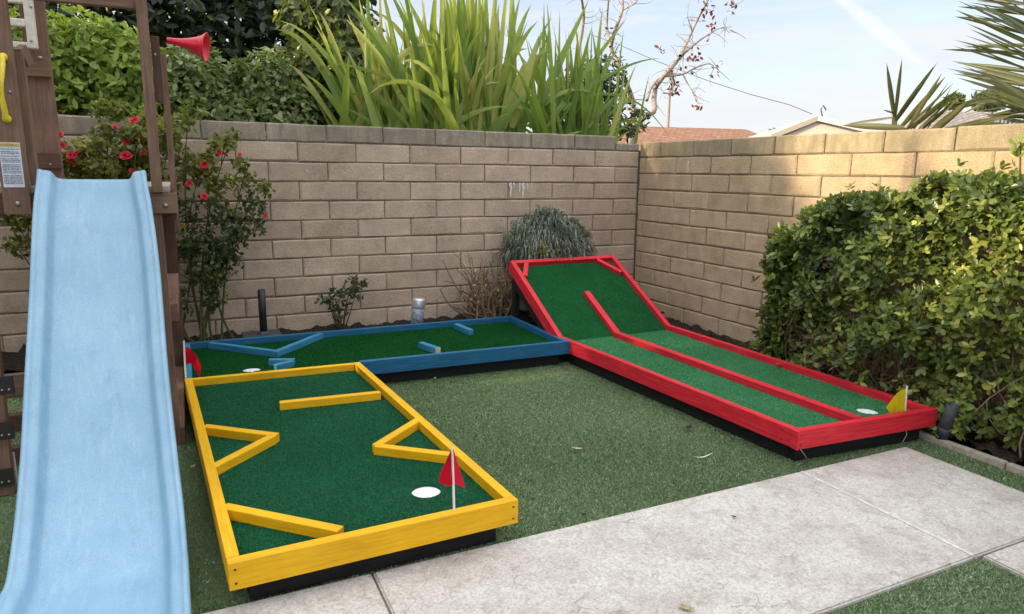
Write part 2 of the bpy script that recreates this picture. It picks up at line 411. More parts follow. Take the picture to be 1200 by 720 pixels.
def box_bm(lx, ly, lz, bev=.003):
    bm = bmesh.new(); bmesh.ops.create_cube(bm, size=1)
    bmesh.ops.scale(bm, vec=(lx, ly, lz), verts=bm.verts)
    if bev: bmesh.ops.bevel(bm, geom=bm.edges[:], offset=bev, segments=2, affect='EDGES', profile=.6)
    return bm
def board(name, p0, p1, wid, hgt, mat, parent, up=(0, 0, 1), bev=.003, ext=0.):
    """a straight board, centre line p0-p1, wid across, hgt along 'up'; its grain runs along local X"""
    p0, p1 = Vector(p0), Vector(p1)
    x = (p1 - p0); L = x.length + 2 * ext; x.normalize()
    z = Vector(up); z = (z - x * z.dot(x)).normalized(); y = z.cross(x)
    bm = box_bm(L, wid, hgt, bev)
    bmesh.ops.recalc_face_normals(bm, faces=bm.faces[:])
    me = bpy.data.meshes.new(name); bm.to_mesh(me); bm.free()
    me.materials.append(mat)
    o = bpy.data.objects.new(name, me); COL.objects.link(o)
    base = wloc(parent) if parent else Vector()
    mw = Matrix((x, y, z)).transposed().to_4x4(); mw.translation = (p0 + p1) / 2 - base
    if parent: o.parent = parent
    o.matrix_local = mw
    return o
def tube_np(pts, rad, n=6):
    """verts, quad faces of one tapered tube along pts"""
    P = np.asarray(pts, float); r = np.broadcast_to(np.asarray(rad, float), (len(P),))
    T = unit(np.gradient(P, axis=0))
    ref = np.array([0, 0, 1.]) if abs(T[0, 2]) < .9 else np.array([1., 0, 0])
    A = unit(np.cross(T, ref)); B = np.cross(T, A)
    ang = np.linspace(0, 2 * np.pi, n, endpoint=False)
    V = (P[:, None] + r[:, None, None] * (np.cos(ang)[None, :, None] * A[:, None] + np.sin(ang)[None, :, None] * B[:, None])).reshape(-1, 3)
    Fc = []
    for i in range(len(P) - 1):
        for j in range(n):
            a, b = i * n + j, i * n + (j + 1) % n
            Fc.append((a, b, b + n, a + n))
    return V, np.array(Fc)
def tubes(name, lst, mat, parent, n=6, loc=None):
    Vs, Fs, o = [], [], 0
    for pts, rad in lst:
        V, f = tube_np(pts, rad, n); Vs.append(V); Fs.append(f + o); o += len(V)
    me = np_mesh(name, np.concatenate(Vs), np.concatenate(Fs), smooth=True)
    return link_mesh(name, me, mat, parent, loc)
def lathe(name, prof, mat, parent, org, axis=(0, 0, 1), n=24, cap=True):
    """prof: list of (radius, height) spun about axis at org"""
    z = Vector(axis).normalized(); q = z.to_track_quat('Z', 'Y')
    bm = bmesh.new(); rings = []
    for r, h in prof:
        rings.append([bm.verts.new(Vector(org) + q @ Vector((r * math.cos(2 * math.pi * k / n), r * math.sin(2 * math.pi * k / n), h))) for k in range(n)])
    for a, b in zip(rings, rings[1:]):
        for k in range(n):
            bm.faces.new((a[k], a[(k + 1) % n], b[(k + 1) % n], b[k]))
    if prof[0][0] > 1e-4 and prof[0][0] < .9e3: bm.faces.new(rings[0])
    if cap and prof[-1][0] > 1e-4: bm.faces.new(rings[-1])
    bmesh.ops.remove_doubles(bm, verts=bm.verts, dist=1e-6)
    return bm_obj(name, bm, mat, parent, True)

def leaf_arrays(base, d, nrm, ln, wd, fold=.25, droop=.15):
    """five-vertex folded leaves; returns verts, tris"""
    d = unit(d); s = unit(np.cross(d, nrm)); n = unit(np.cross(s, d))
    ln = np.asarray(ln)[:, None]; wd = np.asarray(wd)[:, None]
    b = base; c = base + d * ln * .5 - n * wd * fold
    l1 = base + d * ln * .27 + s * wd * .40; r1 = base + d * ln * .27 - s * wd * .40
    l2 = base + d * ln * .66 + s * wd * .46 - n * ln * droop * .35; r2 = base + d * ln * .66 - s * wd * .46 - n * ln * droop * .35
    t_ = base + d * ln - n * ln * droop
    V = np.stack([b, l1, c, r1, l2, r2, t_], 1).reshape(-1, 3)
    k = (np.arange(len(base)) * 7)[:, None]
    Fc = np.concatenate([k + np.array([q]) for q in ([0, 2, 1], [0, 3, 2], [1, 2, 4], [3, 5, 2], [2, 6, 4], [2, 5, 6])], 1).reshape(-1, 3)
    return V, Fc
def leaves(name, base, d, nrm, ln, wd, tone, mat, parent, fold=.25, droop=.15, loc=None):
    V, Fc = leaf_arrays(np.asarray(base, float), d, nrm, ln, wd, fold, droop)
    me = np_mesh(name, V, Fc, np.repeat(tone, 6))
    return link_mesh(name, me, mat, parent, loc)
def rand_dir(n, r=rng): return unit(r.normal(size=(n, 3)))

def blob_points(n, blobs, r=rng, shell=.55):
    """points inside a union of ellipsoids, denser near the skin; returns points and outward normals"""
    vol = np.array([b[3] * b[4] * b[5] for b in blobs]) ** .8
    idx = r.choice(len(blobs), n, p=vol / vol.sum())
    B = np.array(blobs, float)[idx]
    u = rand_dir(n, r); rad = shell + (1 - shell) * r.random(n) ** .6
    rad *= 1 + .10 * r.normal(size=n)
    return B[:, :3] + u * rad[:, None] * B[:, 3:6], unit(u / B[:, 3:6])
def foliage(name, blobs, n, ln, wd, mat, parent, tone=(.45, .22), up=.35, whorl=1, fold=.25, droop=.2, hang=0., seed=0, clip=None, shell=.55):
    r = np.random.default_rng(seed + 100)
    m_ = n // whorl
    P, Nn = blob_points(m_, blobs, r, shell)
    if clip is not None:
        k = clip(P); P, Nn = P[k], Nn[k]; m_ = len(P)
    ax = unit(Nn + np.array([0, 0, up]) + .5 * r.normal(size=(m_, 3)))
    clump = .5 + .5 * np.sin(P @ np.array([7.1, 5.3, 6.2]) + 3 * np.sin(P @ np.array([3.3, 4.7, 2.9])))
    tn = tone[0] + tone[1] * (r.normal(size=m_) * .7 + (clump - .5) * .9)
    P = np.repeat(P, whorl, 0); ax = np.repeat(ax, whorl, 0); tn = np.repeat(tn, whorl)
    side = unit(np.cross(ax, rand_dir(len(P), r)))
    d = unit(ax * (.55 if whorl > 1 else .3) + side + np.array([0, 0, -hang]))
    nr = unit(ax + .4 * r.normal(size=(len(P), 3)))
    L = ln * (.65 + .6 * r.random(len(P))); W = wd / ln * L * (.85 + .3 * r.random(len(P)))
    tn = np.clip(tn + .10 * r.normal(size=len(P)), 0, 1)
    return leaves(name, P, d, nr, L, W, tn, mat, parent, fold, droop)

# ------------------------------------------------------------------ the setting
def sheet(name, polys, z, mat, kind='structure', parent=None):
    bm = bmesh.new()
    for q in polys: bm.faces.new([bm.verts.new((x, y, z)) for x, y in q])
    for f in bm.faces:
        f.normal_update()
        if f.normal.z < 0: f.normal_flip()
    me = bpy.data.meshes.new(name); bm.to_mesh(me); bm.free()
    o = link_mesh(name, me, mat, parent)
    if kind: o['kind'] = kind
    return o
def rect(x0, y0, x1, y1): return [(x0, y0), (x1, y0), (x1, y1), (x0, y1)]
sheet('ground', [rect(-400, -400, 400, 400)], -.05, M['ground'])
lawn_rects = [(-7.5, -3.465, -.575, -.50), (-9, -7, -5.19, -3.465), (-5.19, -7, -1.452, -4.20), (-.79, -7, -.575, -3.465)]
sheet('lawn', [rect(*q) for q in lawn_rects], 0.0, M['turf'])

def turf_blades():
    r = np.random.default_rng(5)
    def scatter(x0, y0, x1, y1, dens):
        n = int((x1 - x0) * (y1 - y0) * dens)
        return np.stack([r.uniform(x0, x1, n), r.uniform(y0, y1, n), np.zeros(n)], 1)
    P = np.concatenate([scatter(-2.95, -3.44, -.6, -1.4, 60000), scatter(-5.2, -3.44, -3.85, -.6, 14000), scatter(-5.0, -4.6, -3.85, -3.44, 20000) if False else np.zeros((0, 3)),
                        scatter(-3.98, -3.44, -2.85, -3.40, 50000), scatter(-2.6, -4.75, -1.462, -4.226, 70000), scatter(-.772, -4.6, -.58, -3.445, 40000), scatter(-1.4, -3.44, -.575, -3.3, 40000)])
    n = len(P); h = .0045 + .006 * r.random(n); a = r.uniform(0, 2 * np.pi, n)
    lean = r.normal(size=(n, 2)) * .8
    s = np.stack([np.cos(a), np.sin(a), 0 * a], 1) * (.0015 + .0012 * r.random(n))[:, None]
    tip = P + np.stack([lean[:, 0] * h, lean[:, 1] * h, h], 1)
    V = np.stack([P - s, P + s, tip], 1).reshape(-1, 3)
    pat = np.sin(P[:, 0] * 3.1 + 2 * np.sin(P[:, 1] * 2.3)) * .07
    me = np_mesh('turf_pile', V, np.arange(3 * n).reshape(-1, 3), np.clip(.47 + pat + .24 * r.normal(size=n), 0, 1))
    o = link_mesh('turf_pile', me, M['l_turf'])
    tag(o, 'short speckled green artificial turf pile over the lawn', 'artificial grass', kind='stuff')
turf_blades()

# concrete walkway: L-shaped, separate poured slabs
path = sheet('path', [rect(-5.2, -4.21, -.79, -3.46), rect(-1.446, -7, -.79, -4.215)], .0035, M['mortar'])
def slab(poly):
    bm = bmesh.new()
    top = [bm.verts.new((x, y, .016)) for x, y in poly]; bot = [bm.verts.new((x, y, -.04)) for x, y in poly]
    bm.faces.new(top)
    n = len(poly)
    for i in range(n): bm.faces.new((top[i], bot[i], bot[(i + 1) % n], top[(i + 1) % n]))
    es = [e for e in bm.edges if all(v in top for v in e.verts)]
    bmesh.ops.bevel(bm, geom=es, offset=.006, segments=2, affect='EDGES')
    return bm_obj('slab', bm, M['concrete'], path)
slab(rect(-5.2, -4.22, -3.460, -3.45)); slab(rect(-3.452, -4.22, -1.496, -3.45))
slab(rect(-1.490, -4.22, -.78, -3.45)); slab(rect(-1.456, -7, -.78, -4.228))
# pale filler strip in the expansion joint
board('joint_filler', (-1.493, -4.215, .0135), (-1.493, -3.455, .0125), .013, .009, M['joint'], path, bev=0)

# planting beds
def bed(name, x0, y0, x1, y1, z, nx, ny, edge=.03):
    r = np.random.default_rng(3)
    xs = np.linspace(x0, x1, nx); ys = np.linspace(y0, y1, ny)
    X, Y = np.meshgrid(xs, ys)
    Z = z + .018 * r.normal(size=X.shape)
    V = np.stack([X, Y, Z], -1).reshape(-1, 3)
    i = (np.arange(ny - 1)[:, None] * nx + np.arange(nx - 1)[None]).ravel()
    me = np_mesh(name, V, np.stack([i, i + 1, i + nx + 1, i + nx], 1), smooth=True)
    o = link_mesh(name, me, M['soil']); o['kind'] = 'structure'
    return o
bed('planting_bed', -7.0, -.56, -.03, -.004, .085, 160, 14)
bed('side_planting_bed', -.497, -5.5, -.006, -.56, .03, 14, 120)
kb = bpy.data.objects.new('kerb', None); COL.objects.link(kb); kb.location = (-.535, -3.2, 0); kb['kind'] = 'structure'
y = -1.4
while y > -6.5:
    board('kerb_block', (-.556, y - .003, .004), (-.556, y - 1.197, .004), .036, .06, M['kerb'], kb, bev=.008); y -= 1.2

# soil crumbs and litter (uncountable)
r = np.random.default_rng(21)
n = 700
P = np.concatenate([np.stack([r.uniform(-4.1, -.1, n), r.uniform(-.53, -.03, n), np.full(n, .092)], 1), np.stack([r.uniform(-.48, -.05, 500), r.uniform(-5, -.6, 500), np.full(500, .04)], 1)])
n = len(P)
leaves('bed_litter', P, unit(r.normal(size=(n, 3)) * [1, 1, .25]), unit(r.normal(size=(n, 3)) * .4 + [0, 0, 1]), .010 + .018 * r.random(n), .006 + .010 * r.random(n), r.random(n), M['bed_leaf'], None)
tag(bpy.data.objects['bed_litter'], 'brown leaf litter scattered on the soil along the walls', 'leaf litter', kind='stuff')

# ------------------------------------------------------------------ block walls
BL, BH = .44, .1472208
def block_variant(lx, h, seed, dep=.15, amp=.0016):
    """rough slump block: local x along wall, y = 0 front face (towards -y), z from 0 up"""
    r = np.random.default_rng(seed)
    nx, nz = 6, 5
    xs = np.array([0, .010, lx * .36, lx * .68, lx - .010, lx]); zs = np.array([0, .009, h * .5, h - .009, h])
    V, idx = [], {}
    for j in range(nz):
        for i in range(nx):
            edge = i in (0, nx - 1) or j in (0, nz - 1)
            yo = (.0045 + .0025 * r.random()) if edge else -amp * r.random() - .001
            jx = r.normal() * (.0014 if i in (0, nx - 1) else .003 if i in (1, nx - 2) else .012); jz = r.normal() * (.0013 if j in (0, nz - 1) else .0028)
            idx[i, j] = len(V); V.append((xs[i] + jx, yo, zs[j] + jz))
    Fc = [(idx[i, j], idx[i + 1, j], idx[i + 1, j + 1], idx[i, j + 1]) for j in range(nz - 1) for i in range(nx - 1)]
    k = len(V)
    V += [(0, dep, 0), (lx, dep, 0), (lx, dep, h), (0, dep, h)]
    me = bpy.data.meshes.new('block')
    bm = bmesh.new(); bv = [bm.verts.new(v) for v in V]
    for f in Fc: bm.faces.new([bv[a] for a in f])
    b = [bv[idx[i, 0]] for i in range(nx)]; bm.faces.new(b[::-1] + [bv[k], bv[k + 1]])
    b = [bv[idx[i, nz - 1]] for i in range(nx)]; bm.faces.new(b + [bv[k + 2], bv[k + 3]])
    b = [bv[idx[0, j]] for j in range(nz)]; bm.faces.new(b + [bv[k + 3], bv[k]])
    b = [bv[idx[nx - 1, j]] for j in range(nz)]; bm.faces.new(b[::-1] + [bv[k + 1], bv[k + 2]])
    bm.faces.new([bv[k + 1], bv[k], bv[k + 3], bv[k + 2]])
    bmesh.ops.recalc_face_normals(bm, faces=bm.faces[:])
    bm.to_mesh(me); bm.free()
    return me
VAR = {}
def get_block(lx, h, capmat, mat, big):
    key = (round(lx, 2), round(h, 3), mat.name, random.randrange(10) if abs(lx - BL + .0075) < .004 else 0)
    if key not in VAR:
        me = block_variant(lx, h, len(VAR) + 17); me.materials.append(mat); VAR[key] = me
    return VAR[key]
def wall(root, length, ztop, first_off, topz_line, ang, mat, capmat, ncourse, short_cap=False):
    """root at the inner corner; blocks run along local +x (root rotated by ang about z)"""
    J = .0075
    for c in range(1, ncourse + 1):
        z0 = topz_line - BH * c + J * .5
        h = BH - J if c > 1 else (ztop - (topz_line - BH) - J * .5)
        off = first_off if c % 2 else first_off - .5
        cuts = [0.0]; s = off if off > .15 else off + 1
        while s * BL < length:
            cuts.append(s * BL); s += 1
        cuts.append(length)
        for a, b in zip(cuts, cuts[1:]):
            hh = h
            if short_cap and c == 1 and a == 0: hh = h * .52
            lx = b - a - J
            me = get_block(lx, hh, capmat, capmat if c == 1 else mat, 0)
            o = bpy.data.objects.new('block', me); COL.objects.link(o); o.parent = root
            o.location = (a + J * .5, random.gauss(0, .0012), z0 + random.gauss(0, .0009))
            o.rotation_euler = (random.gauss(0, .004), random.gauss(0, .0012), random.gauss(0, .003))
    bm = box_bm(length, .128, ztop - .02 - .01, 0)
    bmesh.ops.translate(bm, vec=(length / 2, .011 + .064, (ztop - .02) / 2 - .01), verts=bm.verts)
    me = bpy.data.meshes.new('mortar'); bm.to_mesh(me); bm.free(); me.materials.append(M['mortar'])
    o = bpy.data.objects.new('mortar', me); COL.objects.link(o); o.parent = root
    if short_cap:   # lower the core under the cut-down cap block
        for v in me.vertices: pass
bw = thing('block_wall', 'long grey brown block wall running behind the blue course under the strappy plants', 'wall', (0, 0, 0))
# the long wall runs to the left: blocks laid from its right-hand end by mirroring the order
def back_wall():
    J = .0075; A = .6088
    top, line = 1.666, 1.68
    for c in range(1, 13):
        z0 = line - BH * c + J / 2
        h = BH - J if c > 1 else top - (line - BH) - J / 2
        s = A if c % 2 else A + .5
        cuts = [0.0]
        while s * BL < 6.3: cuts.append(s * BL); s += 1
        cuts.append(6.5)
        for a, b in zip(cuts, cuts[1:]):
            hh = h * .50 if (c == 1 and a == 0) else h
            me = get_block(b - a - J, hh, None, M['block_cap'] if c == 1 else M['block_back'], 0)
            o = bpy.data.objects.new('block', me); COL.objects.link(o); o.parent = bw
            o.location = (-b + J / 2, random.gauss(0, .0012), z0 + random.gauss(0, .0009))
            o.rotation_euler = (random.gauss(0, .004), random.gauss(0, .0012), random.gauss(0, .003))
    bm = box_bm(6.48 - .28, .128, 1.62, 0); bmesh.ops.translate(bm, vec=(-.28 - 3.1, .075, .80), verts=bm.verts)
    bm2 = box_bm(.43, .128, 1.55, 0); bmesh.ops.translate(bm2, vec=(-.065, .075, .77), verts=bm2.verts)
    me2 = bpy.data.meshes.new('t'); bm2.to_mesh(me2); bm2.free(); bm.from_mesh(me2)
    bm_obj('mortar', bm, M['mortar'], bw)
back_wall()
rw = thing('block_wall', 'tan block wall on the right behind the clipped hedge and red course', 'wall', (.003, -.004, 0))
rw.rotation_euler = (0, 0, -math.pi / 2 + .0238)
wall(rw, 5.4, 1.612, .6969, 1.6218, 0, M['block_right'], M['block_right_cap'], 11)
# the wall's own frame is rotated: mortar and blocks are children, so they follow

# white lime runs on the walls
def runs(name, parent, lst, seed):
    r = np.random.default_rng(seed); bm = bmesh.new()
    for (P0, wd, ln, nrm, side) in lst:
        P0 = Vector(P0); nv = Vector(nrm); sv = Vector(side)
        a, b = [], []
        for k in range(8):
            f = k / 7; ww = wd * (.6 + .5 * r.random()) * (1 - .65 * f)
            c = P0 + nv * .004 + sv * (.003 * r.normal()) - Vector((0, 0, ln * f))
            a.append(bm.verts.new(c - sv * ww / 2)); b.append(bm.verts.new(c + sv * ww / 2))
        for k in range(7): bm.faces.new((a[k], b[k], b[k + 1], a[k + 1]))
    return bm_obj(name, bm, M['lime'], parent)
runs('lime_stain', bw, [((-1.345 + dx, -.006, 1.238), wd, ln, (0, -1, 0), (1, 0, 0)) for dx, wd, ln in ((0, .028, .125), (.03, .012, .06), (.085, .016, .09), (.12, .026, .13), (.16, .010, .07), (.205, .012, .05))], 2)
me_l = runs('lime_stain', None, [((.0, 0, 0), .016, .10, (0, -1, 0), (1, 0, 0))], 4)
me_l.parent = rw; me_l.location = (.70, -.004, 1.44)

# ------------------------------------------------------------------ putting courses
def poly_inset(a, b, d):  # not used for geometry beyond the courses
    return a
def carpet_plate(name, poly, z0, z1, hole, mat, parent):
    """a plate with a round cup hole"""
    bm = bmesh.new()
    top = [bm.verts.new((x, y, z1)) for x, y in poly]
    es = [bm.edges.new((top[i], top[(i + 1) % len(top)])) for i in range(len(top))]
    if hole:
        hv = [bm.verts.new((hole[0] + .057 * math.cos(k * math.pi / 14), hole[1] + .057 * math.sin(k * math.pi / 14), z1)) for k in range(28)]
        es += [bm.edges.new((hv[i], hv[(i + 1) % 28])) for i in range(28)]
    bmesh.ops.triangle_fill(bm, use_beauty=True, use_dissolve=False, edges=es)
    for f in bm.faces:
        f.normal_update()
        if f.normal.z < 0: f.normal_flip()
    bot = [bm.verts.new((x, y, z0)) for x, y in poly]
    n = len(poly)
    for i in range(n): bm.faces.new((top[i], bot[i], bot[(i + 1) % n], top[(i + 1) % n]))
    if hole:
        lv = [bm.verts.new((v.co.x, v.co.y, z1 - .024)) for v in hv]
        for i in range(28): bm.faces.new((hv[i], hv[(i + 1) % 28], lv[(i + 1) % 28], lv[i]))
    me = bpy.data.meshes.new(name); bm.to_mesh(me); bm.free()
    return link_mesh(name, me, mat, parent)
def cup(parent, c, z):
    o = lathe('cup', [(.0001, z - .0115), (.050, z - .0115), (.0565, z - .0110)], M['cup'], parent, (c[0], c[1], 0), n=28, cap=False)
    return o
def fibres(name, poly, z, n, mat, parent, seed, h0=.004, skip=None, zf=None):
    r = np.random.default_rng(seed)
    A = np.array(poly, float); lo, hi = A.min(0), A.max(0)
    P = r.uniform(lo, hi, (n, 2))
    k = np.ones(n, bool)
    cx, cy = A.mean(0)
    m_ = len(A)
    sg = None
    for i in range(m_):
        a, b = A[i], A[(i + 1) % m_]
        cr = (b[0] - a[0]) * (P[:, 1] - a[1]) - (b[1] - a[1]) * (P[:, 0] - a[0])
        cc = (b[0] - a[0]) * (cy - a[1]) - (b[1] - a[1]) * (cx - a[0])
        k &= (cr * cc > 0)
    if skip is not None: k &= np.hypot(P[:, 0] - skip[0], P[:, 1] - skip[1]) > .056
    P = P[k]; n = len(P)
    Z = np.full(n, z) if zf is None else zf(P)
    P = np.column_stack([P, Z])
    h = h0 * (.7 + .7 * r.random(n)); a = r.uniform(0, 6.283, n); lean = r.normal(size=(n, 2)) * .6
    s = np.stack([np.cos(a), np.sin(a), 0 * a], 1) * (.0013 + .001 * r.random(n))[:, None]
    tip = P + np.stack([lean[:, 0] * h, lean[:, 1] * h, h], 1)
    V = np.stack([P - s, P + s, tip], 1).reshape(-1, 3)
    pat = .08 * np.sin(P[:, 0] * 5 + 3 * np.sin(P[:, 1] * 4))
    me = np_mesh(name, V, np.arange(3 * n).reshape(-1, 3), np.clip(.48 + pat + .22 * r.normal(size=n), 0, 1))
    o = link_mesh(name, me, mat, parent); o['kind'] = 'stuff'
    return o
TH = .038
def rail(parent, a, b, mat, z0=.09, z1=.18, name='rail', side=0, ext=0., th=TH, extb=None):
    """a board on edge whose outer face lies on a-b; side=+1 puts the thickness to the left of a->b"""
    a, b = Vector((a[0], a[1], 0)), Vector((b[0], b[1], 0))
    d = (b - a).normalized(); nrm = Vector((-d.y, d.x, 0)) * side * th / 2
    a2 = a + nrm - d * ext; b2 = b + nrm + d * (ext if extb is None else extb)
    zc = (z0 + z1) / 2
    return board(name, (a2.x, a2.y, zc), (b2.x, b2.y, zc), th, z1 - z0, mat, parent)
def obstacle(parent, pts, mat, name='bumper', wd=.04, z0=.139, z1=.1795, end=None):
    for i, (a, b) in enumerate(zip(pts, pts[1:])):
        zt = z1 - .0012 * (i % 2)
        ext = 0
        o = board(name, (a[0], a[1], (z0 + zt) / 2), (b[0], b[1], (z0 + zt) / 2), wd, zt - z0, mat, parent)
        if i > 0:
            pass
def base_frame(parent, pts, inset=.05, h=.088):
    """black timber base set back under the rails"""
    c = Vector((sum(p[0] for p in pts) / len(pts), sum(p[1] for p in pts) / len(pts)))
    n = len(pts); L = []
    # inset polygon
    ins = []
    for i in range(n):
        p0, p1, p2 = Vector(pts[i - 1]), Vector(pts[i]), Vector(pts[(i + 1) % n])
        d1 = (p1 - p0).normalized(); d2 = (p2 - p1).normalized()
        n1 = Vector((-d1.y, d1.x)); n2 = Vector((-d2.y, d2.x))
        if n1.dot(c - p1) < 0: n1 = -n1
        if n2.dot(c - p1) < 0: n2 = -n2
        ins.append(p1 + (n1 + n2) * inset)
    for i in range(n):
        a, b = ins[i], ins[(i + 1) % n]
        sgn = 1 if Vector((-(b - a).y, (b - a).x)).dot(c - a) > 0 else -1
        rail(parent, a, b, M['black_wood'], .0, h + (.0006 * (i % 2)), 'base_board', sgn, ext=-.0385 if i % 2 else 0)
    return ins

# yellow course
yc = [(-4.003, -1.421), (-3.035, -1.458), (-2.928, -3.474), (-3.895, -3.493)]
ctr = (-3.465, -2.46, 0)
yel = thing('yellow_putting_course', 'yellow framed mini golf course with zigzag bumpers beside the slide', 'mini golf course', ctr)
rail(yel, yc[3], yc[2], M['yellow'], side=1)                                  # front, full width
rail(yel, yc[0], yc[3], M['yellow'], side=1, extb=-TH - .001)                 # left
rail(yel, yc[2], yc[1], M['yellow'], side=1, ext=-TH - .001, extb=0)          # right
rail(yel, (-4.003 + TH, -1.4225), (-3.035 - TH, -1.4565), M['yellow'], side=-1, z1=.179)   # back
obstacle(yel, [(-3.572, -2.036), (-3.066, -2.072)], M['yellow'])
obstacle(yel, [(-3.925, -2.238), (-3.637, -2.482)], M['yellow'])
obstacle(yel, [(-3.91, -2.728), (-3.654, -2.478)], M['yellow'], z1=.1782)
obstacle(yel, [(-3.885, -3.092), (-3.548, -3.418)], M['yellow'])
obstacle(yel, [(-2.995, -2.535), (-3.268, -2.775)], M['yellow'])
obstacle(yel, [(-3.268, -2.769), (-2.985, -3.005)], M['yellow'], z1=.1782)
ycp = [(-3.975, -1.449), (-3.06, -1.484), (-2.956, -3.446), (-3.867, -3.465)]
YH = (-3.181, -3.193)
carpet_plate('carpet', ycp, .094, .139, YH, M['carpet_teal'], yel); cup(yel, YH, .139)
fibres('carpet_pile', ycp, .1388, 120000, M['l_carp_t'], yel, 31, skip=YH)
base_frame(yel, yc, .06)

# blue course
bc = [(-4.005, -.535), (-1.585, -.560), (-1.577, -1.500), (-4.0, -1.405)]
blu = thing('blue_putting_course', 'long blue framed mini golf course against the block wall', 'mini golf course', (-2.8, -1.0, 0))
rail(blu, bc[0], bc[1], M['blue'], side=-1)
rail(blu, (-1.585, -.560 - TH - .001), (-1.577, -1.500), M['blue'], side=-1, z1=.1795)
rail(blu, (-4.005, -.535 - TH - .001), (-4.001, -1.412), M['blue_light'], side=1, z1=.1795)
rail(blu, (-3.030, -1.4615), (-1.578 - TH, -1.500), M['blue'], side=1, z1=.1792)
obstacle(blu, [(-3.845, -.585), (-3.462, -.985)], M['blue_light'])
obstacle(blu, [(-3.474, -.995), (-3.11, -.585)], M['blue_light'], z1=.1782)
obstacle(blu, [(-3.53, -1.175), (-3.385, -1.232)], M['blue_light'], wd=.032)
obstacle(blu, [(-3.51, -1.315), (-3.40, -1.258)], M['blue_light'], wd=.032, z1=.1782)
board('bumper', (-2.535, -1.115, .159), (-2.480, -1.312, .159), .04, .04, M['blue_light'], blu)
board('cut_end', (-2.4797, -1.3132, .159), (-2.4785, -1.3175, .159), .0385, .0385, M['raw_wood'], blu, bev=.002)
board('bumper', (-2.105, -.660, .159), (-2.078, -.905, .159), .04, .04, M['blue_light'], blu)
bcp = [(-3.977, -.563), (-1.613, -.588), (-1.605, -1.472), (-3.03, -1.435), (-3.972, -1.400)]
BHOLE = (-3.636, -1.225)
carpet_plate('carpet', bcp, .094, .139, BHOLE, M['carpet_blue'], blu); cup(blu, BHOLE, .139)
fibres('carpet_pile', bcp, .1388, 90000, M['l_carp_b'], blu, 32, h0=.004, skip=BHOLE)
base_frame(blu, [(-4.005, -.535), (-1.585, -.560), (-1.577, -1.500), (-4.0, -1.42)], .055)

# red course with a banked ramp
rc = [(-1.597, -1.50), (-.585, -1.36), (-.560, -3.452), (-1.464, -3.394)]
red = thing('red_putting_course', 'red framed mini golf course with a steep banked ramp in the wall corner', 'mini golf course', (-1.05, -2.0, 0))
HY_L, HY_R = -1.372, -1.325
slope = .545; 
def ramp_pt(x, y, off=0.):
    hy = HY_L + (x + 1.59) / 1.01 * (HY_R - HY_L)
    L = math.hypot(1, slope); n = Vector((0, -slope / L, 1 / L))
    return Vector((x, y, .18 + slope * (y - hy))) + n * off
rail(red, rc[3], rc[2], M['red'], side=1)
rail(red, (-1.586, -1.36), (-1.464, -3.394 - .0), M['red'], side=1, extb=-TH - .001)
board('rail', (-1.4665, -3.4005, .135), (-1.4635, -3.3560, .135), .012, .09, M['red'], red)
rail(red, (-.585, -1.33), (-.560, -3.452), M['red'], side=-1, extb=-TH - .001)
o = board('divider', (-1.112, -1.375, .1585), (-1.040, -3.372, .1585), .05, .041, M['red'], red)
rup = Vector((0, -slope, 1)).normalized()
YT = -.545
def rboard(name, a, b, wd, h, mat, off):
    pa, pb = ramp_pt(*a, off=off), ramp_pt(*b, off=off)
    return board(name, pa, pb, wd, h, mat, red, up=rup)
rboard('ramp_rail', (-1.576, HY_L - .005), (-1.576, YT), TH, .09, M['red'], -.0455)
rboard('ramp_rail', (-.594, HY_R - .012), (-.594, YT + .05), TH, .09, M['red'], -.0455)
rboard('ramp_rail', (-1.556, YT - .016), (-.614, YT + .028), TH, .09, M['red'], -.0455)
rboard('corner_brace', (-1.46, YT - .025), (-1.545, YT - .175), TH, .0445, M['red'], -.0245)
rboard('corner_brace', (-.77, YT + .0), (-.628, YT - .165), TH, .0445, M['red'], -.0245)
rboard('divider', (-1.092, -1.372), (-1.10, -.925), .05, .041, M['red'], -.0205)
rcp = [(-1.560, -1.362), (-.612, -1.335), (-.588, -3.424), (-1.436, -3.366)]
RH = (-.809, -3.243)
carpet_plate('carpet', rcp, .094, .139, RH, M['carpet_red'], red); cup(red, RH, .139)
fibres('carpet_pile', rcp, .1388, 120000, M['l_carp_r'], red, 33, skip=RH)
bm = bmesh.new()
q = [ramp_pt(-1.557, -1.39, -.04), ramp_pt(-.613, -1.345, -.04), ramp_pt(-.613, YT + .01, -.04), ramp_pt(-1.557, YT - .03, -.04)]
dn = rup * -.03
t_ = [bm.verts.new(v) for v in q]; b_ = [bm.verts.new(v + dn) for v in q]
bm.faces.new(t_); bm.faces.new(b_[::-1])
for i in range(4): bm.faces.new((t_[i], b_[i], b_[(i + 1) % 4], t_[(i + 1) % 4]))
bm_obj('ramp_carpet', bm, M['carpet_ramp_shaded'], red)
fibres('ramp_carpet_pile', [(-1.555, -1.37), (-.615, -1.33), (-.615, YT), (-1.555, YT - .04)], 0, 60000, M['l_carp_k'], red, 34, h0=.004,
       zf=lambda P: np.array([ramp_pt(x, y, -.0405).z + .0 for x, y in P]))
base_frame(red, [(-1.597, -1.40), (-.585, -1.36), (-.560, -3.452), (-1.464, -3.394)], .05)
for x, y in ((-1.555, YT - .03), (-.62, YT + .0)):
    ph = ramp_pt(x, y, -.10).z
    board('ramp_leg', (x, y, .0), (x, y, ph), .04, .06, M['black_wood'], red, up=(0, 1, 0))
rboard('ramp_joist', (-1.555, HY_L + .05), (-1.555, YT - .06), TH, .08, M['black_wood'], -.133)
rboard('ramp_joist', (-.62, HY_R + .05), (-.62, YT - .03), TH, .08, M['black_wood'], -.133)
